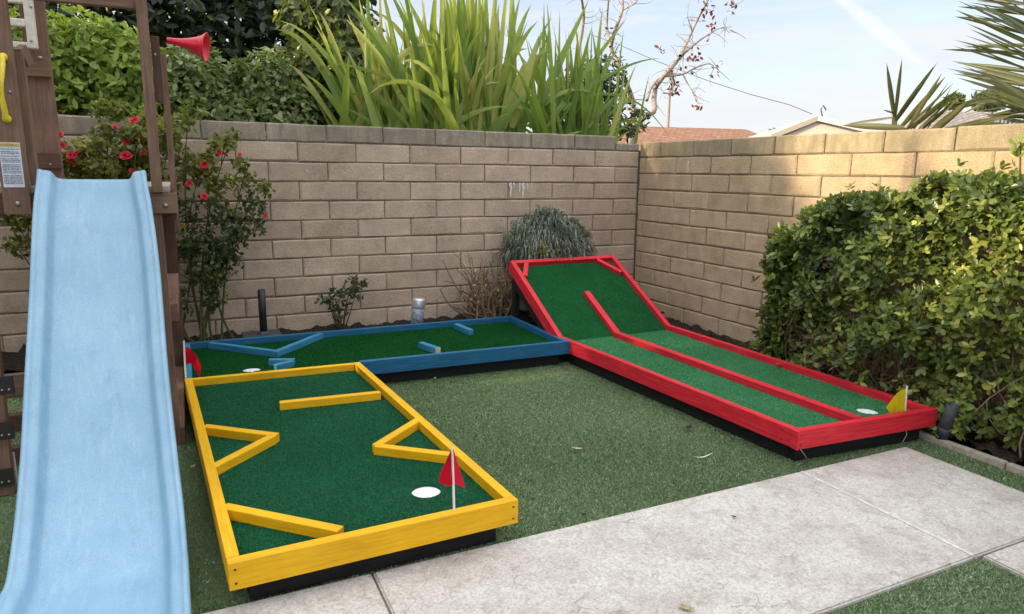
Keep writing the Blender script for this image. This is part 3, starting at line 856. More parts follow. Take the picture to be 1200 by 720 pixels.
board('ramp_strut', (-1.545, -1.0, .0), (-1.545, -1.0, ramp_pt(-1.54, -1.0, -.18).z), .035, .05, M['black_wood'], red, up=(0, 1, 0))
tubes('staple_wire', [([(-1.45, -3.40, .095), (-1.435, -3.425, .06), (-1.43, -3.41, .03), (-1.46, -3.40, .02)], .0022)], M['bolt'], red)

def screws(parent, a, b, zs, nrm, inset=.02):
    a, b = Vector(a), Vector(b); d = (b - a).normalized()
    for P in (a + d * inset, b - d * inset):
        for z in zs:
            lathe('screw', [(.0001, .0012), (.0028, .0014), (.0040, .0006), (.0042, -.0005)], M['bracket'], parent, (P.x, P.y, z), nrm, 8)
screws(yel, (-3.895, -3.493, 0), (-2.928, -3.474, 0), (.112, .157), (.02, -1, 0))
screws(red, (-1.464, -3.394, 0), (-.560, -3.452, 0), (.112, .157), (-.064, -1, 0))
screws(red, (-1.586, -1.36, 0), (-1.464, -3.394, 0), (.112, .157), (-1, -.06, 0), .09)
screws(blu, (-3.0, -1.4628, 0), (-1.64, -1.499, 0), (.112, .157), (-.027, -1, 0))

# hole flags
def flag(name, label, base, top, cloth_px, planeY, mat, pole_r=.0045, mid=None, fold=.012):
    rt = thing(name, label, 'flag', base)
    tubes('pole', [([base, tuple((np.array(base) + np.array(top)) / 2), top], pole_r)], M['white'], rt, 8)
    bm = bmesh.new()
    # cloth: rows of points given in the photo, at the pole's own distance, gently folded
    rows = []
    for j, row in enumerate(cloth_px):
        vr = []
        for i, (px, py) in enumerate(row):
            P = at(px, py, Y=planeY + fold * math.sin(i * 1.9 + j * .9) * (1 if i else .15))
            vr.append(bm.verts.new(P))
        rows.append(vr)
    for ra, rb in zip(rows, rows[1:]):
        for i in range(min(len(ra), len(rb)) - 1):
            bm.faces.new((ra[i], ra[i + 1], rb[i + 1], rb[i]))
    bmesh.ops.subdivide_edges(bm, edges=bm.edges[:], cuts=1, use_grid_fill=True, smooth=.6)
    back = bmesh.ops.duplicate(bm, geom=bm.faces[:])
    bm_o = bm_obj('flag_cloth', bm, mat, rt, True)
    return rt
b0 = at(532.5, 598, Z=.18); b0[2] = .14
t0 = at(530, 523.5, Y=b0[1])
flag('red_hole_flag', 'red pennant on a white pole at the yellow framed course', tuple(b0), tuple(t0),
     [[(530.5, 526), (529, 527.5), (526, 533)], [(531, 538), (525, 541), (518, 550)], [(531.5, 553), (524, 556), (514, 563)], [(532, 568), (526, 570), (516, 567)]], b0[1], M['flag_red'])
bm = bmesh.new()
pp = [[(530.5, 526), (531.5, 527)], [(531, 540), (536.5, 543)], [(531.5, 554), (542, 560)], [(532, 566), (545.5, 573)]]
rows = [[bm.verts.new(at(px, py, Y=b0[1] - .012 * i)) for i, (px, py) in enumerate(rw_)] for rw_ in pp]
for a, b in zip(rows, rows[1:]): bm.faces.new((a[0], a[1], b[1], b[0]))
bm_obj('flag_cloth', bm, M['flag_red'], [o for o in COL.objects if o.name == 'red_hole_flag'][0], True)
b1 = np.array([-3.99, -1.385, .14]); b1 = at(217.5, 443, Y=-1.40); t1 = at(215.5, 399.5, Y=-1.40)
flag('red_hole_flag', 'red flag hanging on a white pole at the corner of the blue course', tuple(b1 - [0, 0, .03]), tuple(t1),
     [[(216.2, 405.5), (222, 408), (228, 414), (231, 418)], [(216.6, 411), (222, 413), (228, 419), (233.5, 424)], [(217, 418), (222, 419), (229, 425), (235.5, 430)], [(217.3, 426), (223, 424), (230, 432), (234.5, 437)], [(218, 427), (224, 426), (231, 437), (233, 443)]], -1.40, M['flag_red'])
b2 = at(1060.5, 484, Z=.16); t2 = at(1063, 452.5, Y=b2[1])
g2 = at(1057.5, 519, Y=b2[1] - .03)
fl3 = flag('yellow_hole_flag', 'yellow flag on a white pole at the end of the red framed course', tuple(b2 - [0, 0, .03]), tuple(t2),
     [[(1062.5, 455.5), (1057, 457), (1051, 461), (1046, 467), (1038, 478)], [(1062, 465), (1056, 467), (1050, 470), (1045, 475), (1040, 480)], [(1061.5, 475), (1056, 477), (1050, 479), (1047, 482), (1043, 484)], [(1061, 484), (1056.5, 484.5), (1052.5, 482), (1049, 484.5), (1045, 485.5)]], b2[1], M['flag_yellow'], fold=.01)

tubes('stake', [([b2 - [0, 0, .03], tuple((np.array(b2) + g2) / 2 - [0, .02, .03]), g2], .0028)], M['bolt'], fl3, 6)

# ------------------------------------------------------------------ playset
ps = thing('wooden_playset', 'brown wooden climbing frame with raised deck and grips at the left edge', 'playset', (-4.3, -1.4, 0))
W, WD = M['wood'], M['wood_dark']
def post(name, x, y, z0, z1, wx, wy, mat=W):
    return board(name, (x, y, z0), (x, y, z1), wx, wy, mat, ps, up=(0, 1, 0))
# front right: lower post, stub beam, upper rail post
post('post', -4.058, -1.945, .0, 1.135, .055, .05)
post('post', -4.040, -1.975, 1.2205, 2.6, .043, .04)
pb = post('post', -3.975, -1.72, 1.02, 1.86, .026, .05, M['wood'])
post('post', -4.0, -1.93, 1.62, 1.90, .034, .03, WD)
# left front upright board, its backing post and the ladder rail
post('post', -4.568, -1.985, 1.130, 2.6, .096, .04)
post('post', -4.512, -1.90, 1.05, 1.80, .030, .05)
board('brace', tuple(at(23, 55, Y=-1.90)), tuple(at(33, 76, Y=-1.86)), .03, .05, W, ps)
lr = board('ladder_rail', (-4.705, -2.25, .0), (-4.71, -2.10, 1.13), .10, .05, W, ps, up=(0, 1, 0))
# rear posts
post('post', -4.605, -.80, .0, 2.6, .115, .05, M['wood'])
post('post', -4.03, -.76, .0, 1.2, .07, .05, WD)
# deck rim and deck planks
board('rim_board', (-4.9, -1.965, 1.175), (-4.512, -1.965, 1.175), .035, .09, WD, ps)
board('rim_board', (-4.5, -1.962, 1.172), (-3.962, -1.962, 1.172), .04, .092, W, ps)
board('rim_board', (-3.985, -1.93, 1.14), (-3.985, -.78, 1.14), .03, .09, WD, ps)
for k in range(9):
    yy = -1.91 + k * .13
    board('deck_plank', (-5.0, yy, 1.233), (-3.99, yy, 1.233), .122, .028, M['wood_grey'], ps, bev=.004)
# rear rails
zr = at(47, 68, Y=-.84)[2]
xr = at(66, 120, Y=-.84)[0]
board('rail', (-5.3, -.845, 1.865), (-4.548, -.845, 1.865), .04, .105, M['wood'], ps)
board('rail', (-5.3, -.845, 1.362), (-4.548, -.845, 1.362), .04, .085, WD, ps)
board('roof_beam', (-5.2, -1.94, 2.052), (-4.062, -1.94, 2.052), .04, .095, W, ps)
board('roof_beam', (-5.2, -.86, 2.45), (-4.0, -.86, 2.45), .04, .09, W, ps)
# braces and lower timbers
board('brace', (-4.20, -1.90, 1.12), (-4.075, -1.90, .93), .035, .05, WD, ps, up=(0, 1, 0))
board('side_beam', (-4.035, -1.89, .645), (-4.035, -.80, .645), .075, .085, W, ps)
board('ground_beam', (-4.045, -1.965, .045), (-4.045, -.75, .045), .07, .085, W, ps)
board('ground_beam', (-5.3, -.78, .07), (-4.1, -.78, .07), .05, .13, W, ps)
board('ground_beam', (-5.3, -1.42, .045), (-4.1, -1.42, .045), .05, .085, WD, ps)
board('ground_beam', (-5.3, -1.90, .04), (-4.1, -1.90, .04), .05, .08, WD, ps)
# bolts
def bolt(P, nrm=(0, -1, 0), r_=.011):
    lathe('bolt', [(.0001, .006), (r_ * .6, .006), (r_, .002), (r_, 0)], M['bolt'], ps, P, nrm, 10)
bolt(at(21, 239, Y=-2.006)); bolt(at(194, 241, Y=-1.983)); bolt(at(12, 108, Y=-2.006), r_=.006)
bolt(at(47, 68, Y=-.866), r_=.011); bolt(at(59, 193, Y=-.866), r_=.006); bolt(at(182, 64, Y=-1.997), r_=.005)
# metal angle brackets low on the ladder rail
for py in (452, 505, 560):
    c = at(4, py, Y=-2.29)
    br_ = board('bracket', (c[0] - .05, c[1], c[2]), (c[0] + .035, c[1], c[2]), .008, .075, M['bracket'], ps, bev=.002)
    for dx in (-.005, .018):
        lathe('bracket_bolt', [(.0001, .005), (.004, .004), (.006, 0)], M['bolt'], br_, (c[0] + dx, c[1] - .004, c[2] - .018), (0, -1, 0), 8)
# beaded white cord hanging by the ladder
cc = at(15.5, 530, Y=-2.2)
tubes('white_cord', [([(cc[0], cc[1], cc[2] - k * .006) for k in range(34)], [.0045 if k % 2 else .0025 for k in range(34)])], M['white'], ps, 6)
# yellow hand grip
gp = [at(2, 66, Y=-2.03), at(3.2, 75, Y=-2.045), at(1.5, 95, Y=-2.06), at(3, 118, Y=-2.06), at(6, 132, Y=-2.045), at(6.5, 139, Y=-2.03)]
gr = tubes('hand_grip', [(gp, [.011, .010, .0095, .0095, .0105, .012])], M['yellow_plastic'], ps, 10)
for P in (gp[0], gp[-1]):
    lathe('grip_foot', [(.0001, .020), (.010, .018), (.016, .006), (.017, 0)], M['yellow_plastic'], gr, (P[0], -2.006, P[2]), (0, -1, 0), 14)
# cream plastic window panel with two openings
pz = [at(30, y_, Y=-.92)[2] for y_ in (57, 50, 32, 23, 5)]
px0, pxa, pxb, px1 = at(10, 40, Y=-.92)[0], at(20, 40, Y=-.92)[0], at(31.5, 40, Y=-.92)[0], at(43, 40, Y=-.92)[0]
cp = board('cream_panel', ((pxb + px1) / 2, -.92, pz[0]), ((pxb + px1) / 2, -.92, 2.45), px1 - pxb, .045, M['cream'], ps, up=(0, 1, 0), bev=.008)
for za, zb in ((pz[0], pz[1]), (pz[2], pz[3]), (pz[4], pz[4] + .06)):
    b_ = board('panel_bar', (px0 - .15, -.92, (za + zb) / 2), (pxb + .002, -.92, (za + zb) / 2), .04, zb - za, M['cream'], ps, bev=.006)
for y_ in (8, 48):
    bolt(at(36.5, y_, Y=-.945), r_=.007)
# warning label
lb = [at(5, 168, Y=-2.0055), at(27.5, 168, Y=-2.0055), at(31.8, 218, Y=-2.0055), at(9.5, 218, Y=-2.0055)]
def plate(name, u0, v0, u1, v1, yoff, mat, parent, th=.0016):
    """rectangle in label coordinates (0..1 across, 0..1 down)"""
    x0, x1, z0, z1 = -4.6055, -4.5325, 1.426, 1.2435
    a, b, c, d = x0 + u0 * (x1 - x0), x0 + u1 * (x1 - x0), z0 + v0 * (z1 - z0), z0 + v1 * (z1 - z0)
    return board(name, (a, -2.0055 - yoff, (c + d) / 2), (b, -2.0055 - yoff, (c + d) / 2), th, abs(c - d), mat, parent, bev=0)
lab = plate('warning_label', 0, 0, 1, 1, 0, M['label'], ps)
def loc_m(o): return o.matrix_basis.copy()
def sub(o, par):   # hang a part on another part of the playset, keeping its place
    m_ = o.matrix_basis.copy(); pm_ = par.matrix_basis.copy()
    o.parent = par; o.matrix_parent_inverse = Matrix.Identity(4); o.matrix_basis = pm_.inverted() @ m_
    return o
sub(plate('label_header', .03, .01, .97, .095, .0015, M['label_head'], ps), lab)
rr = random.Random(4); y_ = .14; bmL = []
while y_ < .93:
    seg = .06
    while seg < .9:
        wl = rr.uniform(.08, .26); e = min(seg + wl, .93)
        bmL.append((seg, y_, e, y_ + .014)); seg = e + .03
    y_ += .036 if rr.random() < .8 else .06
bm = bmesh.new()
for u0, v0, u1, v1 in bmL:
    x0, x1, z0, z1 = -4.6055, -4.5325, 1.426, 1.2435
    vs_ = [bm.verts.new((x0 + u * (x1 - x0), -2.0082, z0 + v * (z1 - z0))) for u, v in ((u0, v0), (u1, v0), (u1, v1), (u0, v1))]
    bm.faces.new(vs_)
me = bpy.data.meshes.new('label_print'); bm.to_mesh(me); bm.free()
o = link_mesh('label_print', me, M['ink'], ps); sub(o, lab)
fc = bpy.data.curves.new('warning_text', 'FONT'); fc.body = 'WARNING'; fc.size = .0135; fc.align_x = 'CENTER'
fo = bpy.data.objects.new('tmp_text', fc); COL.objects.link(fo)
dg = bpy.context.evaluated_depsgraph_get()
me = bpy.data.meshes.new_from_object(fo.evaluated_get(dg)); bpy.data.objects.remove(fo)
me.transform(Matrix.Translation((-4.569, -2.0088, 1.4115)) @ Matrix.Rotation(math.pi / 2, 4, 'X'))
o = link_mesh('warning_text', me, M['ink'], ps); sub(o, lab)

# red play megaphone on the right-hand post
mA = np.array(at(196, 47.5, Y=-1.92)); ax_ = np.array([.974, -.275, -.14]); ln_ = .165; ax_ = ax_ / np.linalg.norm(ax_) * ln_
meg = thing('play_megaphone', 'red plastic play megaphone sticking out from the playset post', 'megaphone', tuple(mA))
prof = [(.0135, 0), (.0150, .03), (.019, .06), (.026, .09), (.036, .12), (.048, .145), (.060, ln_ - .006), (.064, ln_), (.0615, ln_ + .001), (.046, ln_ - .025), (.033, .12), (.022, .09), (.012, .05), (.0001, .045)]
lathe('horn', prof, M['megaphone'], meg, mA, ax_ / ln_, 28)

# ------------------------------------------------------------------ slide
sl = thing('blue_slide', 'light blue plastic slide running down from the wooden playset deck', 'slide', (-4.26, -3.5, 0))
prof = [(-2.035, 1.316, -4.475, -4.082), (-2.09, 1.262, -4.476, -4.078), (-2.179, 1.174, -4.48, -4.066), (-2.333, .998, -4.481, -4.052), (-2.468, .836, -4.482, -4.046), (-2.693, .603, -4.482, -4.040),
        (-2.87, .412, -4.482, -4.030), (-3.00, .296, -4.482, -4.022), (-3.092, .228, -4.482, -4.016), (-3.17, .180, -4.482, -4.013), (-3.225, .146, -4.483, -4.011), (-3.265, .131, -4.484, -4.010), (-3.32, .131, -4.486, -4.008), (-3.6, .140, -4.49, -4.004), (-3.78, .120, -4.492, -4.002)]
PA = np.array(prof)
tt = np.linspace(0, len(PA) - 1, 60)
def smooth_col(c):
    k = PA[:, c]; x = np.arange(len(k)); m_ = np.gradient(k)
    i = np.clip(tt.astype(int), 0, len(k) - 2); f = tt - i
    return (2 * f**3 - 3 * f**2 + 1) * k[i] + (f**3 - 2 * f**2 + f) * m_[i] + (-2 * f**3 + 3 * f**2) * k[i + 1] + (f**3 - f**2) * m_[i + 1]
sy, sz, xl, xr_ = [smooth_col(c) for c in range(4)]
# cross-section: (fraction from outer edge in metres, depth below the rim along the slide normal)
half = [(.000, -.045), (.000, -.008), (.0015, -.0015), (.005, .0), (.008, -.001), (.0105, -.005), (.024, -.008), (.034, -.011), (.0385, -.0135), (.0415, -.019), (.047, -.036), (.053, -.052), (.060, -.061), (.069, -.066), (.080, -.067), (.10, -.0675), (.13, -.068)]
S_ = np.stack([sy, sz], 1); T_ = unit(np.gradient(S_, axis=0)); Nn = np.stack([-T_[:, 1], T_[:, 0]], 1); Nn *= np.sign(Nn[:, 1:2])
Vs = []
for i in range(len(sy)):
    # wall height: tall ears at the top
    e = max(0, 1 - (sy[0] - sy[i]) / .10); hh = 1.0 - .12 * e
    row = []
    lipdrop = 0
    for u_, d_ in half:
        row.append((xl[i] + u_, sy[i] + Nn[i, 0] * d_ * hh, sz[i] + Nn[i, 1] * d_ * hh))
    for u_, d_ in half[::-1]:
        row.append((xr_[i] - u_, sy[i] + Nn[i, 0] * d_ * hh, sz[i] + Nn[i, 1] * d_ * hh))
    Vs.append(row)
nc = len(Vs[0]); V = np.array(Vs).reshape(-1, 3)
# flat lip at the very top so the bed meets the deck
Fq = [(i * nc + j, i * nc + j + 1, (i + 1) * nc + j + 1, (i + 1) * nc + j) for i in range(len(sy) - 1) for j in range(nc - 1)]
me = np_mesh('slide_bed', V, Fq, smooth=True)
so = link_mesh('slide_bed', me, M['slide'], sl)
md = so.modifiers.new('thick', 'SOLIDIFY'); md.thickness = .006; md.offset = -1
for yv in (-2.16, -2.42, -2.70, -2.96):
    zc_ = np.interp(-yv, -sy, sz); i_ = int(np.argmin(np.abs(sy - yv)))
    n_ = Vector((0, Nn[i_, 0], Nn[i_, 1]))
    c_ = Vector((( xl[i_] + xr_[i_]) / 2, yv, zc_)) - n_ * .068
    lathe('moulded_dimple', [(.0001, .0008), (.007, .0012), (.011, .0022), (.014, .0005)], M['slide'], sl, c_, n_, 16)
# top lip resting on the deck
row0 = V[:nc]
fl = [row0[j] for j in range(12, nc - 12)]
bm = bmesh.new()
a_ = [bm.verts.new(p_) for p_ in fl]
b_ = [bm.verts.new((p_[0], p_[1] + .035, max(p_[2], 1.2535) + .004)) for p_ in fl]
c_ = [bm.verts.new((p_[0], p_[1] + .085, 1.2495)) for p_ in fl]
for ra, rb in ((a_, b_), (b_, c_)):
    for j in range(len(fl) - 1): bm.faces.new((ra[j], ra[j + 1], rb[j + 1], rb[j]))
lp = bm_obj('slide_lip', bm, M['slide'], sl, True)

# ------------------------------------------------------------------ small things by the back wall
ub = thing('umbrella_base', 'black patio umbrella base with an empty stub pole by the back wall', 'umbrella base', (-3.46, -.28, .09))
pb_ = at(309, 388, Y=-.28)
ux = pb_[0]
board('base_plate', (ux - .15, -.28, .117), (ux + .12, -.28, .117), .24, .045, M['base_grey'], ub, bev=.012)
lathe('collar', [(.05, .135), (.05, .146), (.032, .156), (.030, .158)], M['base_grey'], ub, (ux, -.28, 0), n=20)
lathe('stub_pole', [(.0265, .14), (.0265, .465), (.0225, .467), (.0225, .40), (.0001, .40)], M['dark_iron'], ub, (ux, -.28, 0), n=20)
jl = at(486, 378, Y=-.36)
jb = thing('garden_light', 'short round garden light with silver cap standing behind the blue course', 'garden light', (jl[0], -.36, .09))
lathe('body', [(.052, .085), (.051, .26), (.048, .262)], M['jar'], jb, (jl[0], -.36, 0), (.12, .02, 1), 20)
lathe('cap', [(.0525, .262), (.054, .266), (.053, .325), (.047, .338), (.03, .340)], M['silver'], jb, (jl[0], -.36, 0), (.12, .02, 1), 20)
bpi = at(1104, 512, X=-.545); tpi = at(1117, 474, X=-.56)
pp_ = thing('drain_pipe', 'short dark drain pipe leaning in the hedge at the end of the red course', 'pipe', tuple(bpi))
dv = unit(tpi - bpi)
lathe('pipe_body', [(.029, -.01), (.029, .19), (.025, .192), (.025, .12), (.0001, .15)], M['pipe'], pp_, bpi, dv, 20)
lathe('pipe_collar', [(.0295, .02), (.033, .022), (.033, .055), (.0295, .057)], M['pipe'], pp_, bpi, dv, 20)
tag(tubes('bare_stick', [([at(562, 400 - 20, Y=-.04), at(553, 320, Y=-.03), at(549, 298, Y=-.02)], .003)], M['twig'], None), 'thin pale plant stake leaning on the back wall beside the dry twigs', 'stake')

# ------------------------------------------------------------------ garden plants
def curve(p0, p1, bend, n=7, seed=0):
    p0, p1, bend = np.array(p0, float), np.array(p1, float), np.array(bend, float)
    t_ = np.linspace(0, 1, n)[:, None]
    return p0 * (1 - t_) + p1 * t_ + bend * (4 * t_ * (1 - t_)) 
# clipped hedge
hg = thing('clipped_hedge', 'dense clipped green hedge with glossy leaves along the right wall', 'hedge', (-.28, -3.4, 0))
def hedge():
    r = np.random.default_rng(77)
    n = 11500
    y_ = r.uniform(-5.0, -2.17, n)
    top = 1.0 + .26 * np.clip((-2.15 - y_) / 1.0, 0, 1) + .04 * np.sin(y_ * 9) + .03 * np.sin(y_ * 23)
    top *= np.clip(.90 + (-2.10 - y_) / .8, .90, 1)
    face = -.50 + .05 * np.sin(y_ * 5 + 1) + .035 * np.sin(y_ * 13)
    P = np.zeros((n, 3)); Nm = np.zeros((n, 3))
    u = r.random(n)
    fr = u < .60; tp = (u >= .60) & (u < .86); en = u >= .86
    z_ = r.random(n) ** .8
    P[fr] = np.stack([face + .07 * np.abs(r.normal(size=n)) + .05 * np.sin(z_ * 14 + y_ * 6) + .10 * np.clip(z_ - .75, 0, 1), y_, .06 + z_ * (top - .04)], 1)[fr]
    Nm[fr] = np.stack([-np.ones(n), -.3 * np.ones(n), .35 * np.ones(n)], 1)[fr]
    xx = face + .03 + r.random(n) * .52
    P[tp] = np.stack([xx, y_, top - .05 * np.abs(r.normal(size=n)) + .02], 1)[tp]; Nm[tp] = [-.2, -.1, 1]
    ye = -2.18 - .10 * np.abs(r.normal(size=n)) + .05 * np.sin(z_ * 11)
    P[en] = np.stack([-.50 + r.random(n) * .46, ye, .08 + z_ * .88], 1)[en]; Nm[en] = [-.35, .8, .35]
    # thin spot low down where bare twigs show
    hole = fr & (P[:, 2] < .42) & (P[:, 1] > -3.25) & (P[:, 1] < -2.45) & (r.random(n) < .60)
    hole |= fr & (np.sin(P[:, 1] * 11 + 2 * P[:, 2]) * np.sin(P[:, 2] * 13 + 1) > .62) & (r.random(n) < .75)
    hole |= fr & (np.abs(P[:, 2] - .72 - .1 * np.sin(P[:, 1] * 7)) < .10) & (np.abs(P[:, 1] + 2.72) < .13) & (r.random(n) < .75)
    P, Nm = P[~hole], Nm[~hole]; n = len(P)
    wh = 6
    ax = unit(Nm + .55 * r.normal(size=(n, 3)) + [0, 0, .25])
    cl_ = np.sin(P @ np.array([5., 4.1, 6.3])) * .5 + np.sin(P @ np.array([2.1, 8.7, 3.3])) * .5
    tn = .31 + .17 * cl_ + .20 * r.normal(size=n) + .10 * np.clip((-2.6 - P[:, 1]), 0, 1)
    st = r.random(n) < .10
    P[st] += (unit(Nm + .4 * r.normal(size=(n, 3))) * (.02 + .05 * r.random(n))[:, None])[st]; tn[st] += .18
    P = np.repeat(P, wh, 0); ax = np.repeat(ax, wh, 0); tn = np.repeat(tn, wh)
    k = len(P)
    d = unit(unit(np.cross(ax, rand_dir(k, r))) + ax * r.uniform(.2, 1.1, k)[:, None])
    L = .045 * (.45 + .8 * r.random(k)); Wd = L * (.44 + .13 * r.random(k))
    leaves('foliage', P + ax * r.uniform(-.012, .02, k)[:, None], d, unit(ax + .35 * r.normal(size=(k, 3))), L, Wd, np.clip(tn + .09 * r.normal(size=k), 0, 1), M['l_hedge'], hg, .18, .12)
    tw = []
    for i in range(260):
        yb = r.uniform(-4.9, -2.25); b = np.array([-.27 + .08 * r.normal(), yb, .02])
        e = np.array([-.40 + .12 * r.random(), min(yb + .2 * r.normal(), -2.2), .15 + r.random() * .75])
        c = curve(b, e, r.normal(size=3) * .06, 6)
        tw.append((c, np.linspace(.007 if i % 6 else .014, .0015, 6)))
    for i in range(240):
        yb = r.uniform(-3.3, -2.3); b = np.array([-.40 + .05 * r.normal(), yb, .10 + .5 * r.random()])
        e = b + r.normal(size=3) * [.04, .13, .10]
        tw.append((curve(b, e, r.normal(size=3) * .03, 5), np.linspace(.0028, .001, 5)))
    tubes('stems', tw, M['twig'], hg, 5)
hedge()
# tall shoot sticking out of the hedge
tubes('shoot', [([(-.30, -3.55, 1.2), (-.30, -3.52, 1.38), (-.29, -3.50, 1.50)], [.006, .005, .003])], M['stem'], hg)
foliage('shoot_leaves', [(-.29, -3.505, 1.45, .03, .03, .07)], 26, .045, .022, M['l_hedge'], hg, (.75, .2), whorl=3, seed=2)

# grey mound with drooping narrow foliage
lv = thing('grey_mound_shrub', 'round grey green shrub with drooping narrow leaves behind the red ramp', 'shrub', (-1.09, -.30, .09))
def mound():
    r = np.random.default_rng(8); n = 11000
    c0 = np.array([-1.10, -.27, .68]); rad = np.array([.42, .235, .33])
    u = rand_dir(n, r); u[:, 2] = np.where(u[:, 2] < -.75, -u[:, 2], u[:, 2])
    lump = 1 + .09 * np.sin(u[:, 0] * 9 + 2) * np.cos(u[:, 2] * 7) + .08 * np.sin(u[:, 0] * 17 + u[:, 2] * 11) - .10 * (u[:, 0] > .3) * (u[:, 2] > .2)
    P = c0 + u * rad * (lump * (.72 + .28 * r.random(n) ** .5))[:, None]
    out = unit(u * [1, 1, .7] + .55 * r.normal(size=(n, 3)))
    L = .035 + .065 * r.random(n) ** 1.5
    # three-segment drooping ribbon
    seg = 4; t_ = np.linspace(0, 1, seg + 1)
    side = unit(np.cross(out, [0, 0, 1.]) + .3 * r.normal(size=(n, 3))) * (.0034 + .0024 * r.random(n))[:, None]
    V = np.zeros((n, seg + 1, 2, 3))
    for i, tv in enumerate(t_):
        c = P + out * (L * tv * (1 - .35 * tv))[:, None] + np.array([0, 0, 1.]) * (L * (.35 * tv - 1.05 * tv * tv))[:, None]
        ww = (1 - .75 * tv)
        V[:, i, 0] = c - side * ww; V[:, i, 1] = c + side * ww
    k = (np.arange(n) * (seg + 1) * 2)[:, None]
    Fq = np.concatenate([k + np.array([[2 * i, 2 * i + 1, 2 * i + 3, 2 * i + 2]]) for i in range(seg)], 1).reshape(-1, 4)
    cl_ = np.sin(P @ np.array([19., 9, 6])) * .12
    tn = np.clip(.50 + cl_ + .30 * r.normal(size=n), 0, 1)
    me = np_mesh('foliage', V.reshape(-1, 3), Fq, np.repeat(tn, seg))
    link_mesh('foliage', me, M['l_lav'], lv)
    tw = []
    for i in range(40):
        b = np.array([-1.1 + .06 * r.normal(), -.28 + .05 * r.normal(), .08]); e = c0 + rand_dir(1, r)[0] * rad * .75
        tw.append((curve(b, e, r.normal(size=3) * .04), np.linspace(.010, .003, 7)))
    for i in range(70):    # dry fringe at the right side
        u1 = unit(np.array([1, -.3 + .6 * r.normal(), -.1 + .5 * r.normal()])); b = c0 + u1 * rad * .8
        tw.append((curve(b, b + unit(u1 + .5 * r.normal(size=3)) * .11, r.normal(size=3) * .01, 4), np.linspace(.002, .0008, 4)))
    tubes('stems', tw, M['twig'], lv, 5)
    foliage('yellow_tips', [(-1.27, -.50, .70, .06, .03, .05)], 40, .03, .014, M['l_rose_y'], lv, (.85, .1), whorl=4, seed=3)
mound()

# bare twiggy shrub
tg = thing('bare_twig_shrub', 'leafless shrub of dry brown twigs between the garden light and the grey mound', 'shrub', (-1.66, -.28, .09))
def twigshrub():
    r = np.random.default_rng(14); tw = []; tips = []
    for i in range(70):
        b = np.array([-1.66 + .10 * r.normal(), -.27 + .06 * r.normal(), .085])
        e = np.array([-1.66 + .18 * r.normal(), -.27 + .09 * r.normal(), .28 + .36 * r.random()])
        if i < 10: e = np.array([-1.98 + .1 * r.random(), -.30, .2 + .2 * r.random()])
        c = curve(b, e, r.normal(size=3) * .035, 7); tw.append((c, np.linspace(.0075 + .004 * r.random(), .0032, 7)))
        for j in range(3):
            s = c[r.integers(3, 7)]; q_ = s + unit(unit(e - b) + .8 * r.normal(size=3)) * (.05 + .08 * r.random())
            tw.append((curve(s, q_, r.normal(size=3) * .01, 4), np.linspace(.0032, .0013, 4))); tips.append(q_)
    tubes('stems', tw, M['twig'], tg, 5)
    T_ = np.array(tips); k = r.random(len(T_)) < .45; T_ = T_[k]; n = len(T_)
    leaves('dry_leaves', T_, rand_dir(n, r), rand_dir(n, r), .018 + .02 * r.random(n), .009 + .008 * r.random(n), r.random(n) * .5, M['dead_leaf'], tg)
    m2 = 60
    leaves('foliage', np.array([-1.66, -.27, .45]) + r.normal(size=(m2, 3)) * [.2, .08, .12], rand_dir(m2, r), rand_dir(m2, r), .02 + .015 * r.random(m2), .01 + .006 * r.random(m2), .3 + .5 * r.random(m2), M['l_mix'], tg)
twigshrub()

# small low shrub
ss = thing('small_rose_shrub', 'small sparse dark green shrub at the foot of the back wall', 'shrub', (-2.87, -.19, .09))
def smallshrub():
    r = np.random.default_rng(5); tw = []; cen = []
    for px, py in ((383, 352), (392, 360), (400, 345), (412, 334), (418, 342), (408, 350), (398, 368), (387, 345), (420, 332)):
        e = at(px, py, Y=-.2 + .05 * r.normal()); cen.append(e)
        tw.append((curve((-2.87 + .01 * r.normal(), -.19, .08), e, r.normal(size=3) * .02, 6), np.linspace(.006, .002, 6)))
    tubes('stems', tw, M['stem'], ss, 5)
    blobs = [(c[0], c[1], c[2], .065, .05, .055) for c in cen]
    foliage('foliage', blobs, 400, .034, .021, M['l_rose'], ss, (.42, .16), whorl=3, seed=6, shell=.2)
smallshrub()

def bloom(parent, P, size, seed):
    r = np.random.default_rng(seed); bm = bmesh.new()
    Vs_, Fs_, tn = [], [], []
    nP = 30
    base = np.repeat(np.array([P]), nP, 0).astype(float)
    k = np.arange(nP); ang = k * 2.4; ring = k / nP
    ax = unit(np.array([.3 * r.normal(), -.6 + .3 * r.normal(), .7]))
    s1 = unit(np.cross(ax, [1, 0, .1])); s2 = np.cross(ax, s1)
    rad = np.cos(ang)[:, None] * s1 + np.sin(ang)[:, None] * s2
    d = unit(rad * (.3 + 1.0 * ring)[:, None] + ax * (1.0 - .75 * ring)[:, None] + .18 * r.normal(size=(nP, 3)))
    V, Fc = leaf_arrays(base + rad * size * .10, d, unit(ax - rad * .2), size * (.34 + .16 * ring), size * (.50 + .22 * ring), -.25, -.10)
    me = np_mesh('rose_bloom', V, Fc, np.repeat(np.clip(.2 + .6 * ring + .15 * r.normal(size=nP), 0, 1), 6))
    return link_mesh('rose_bloom', me, M['l_petal'], parent)
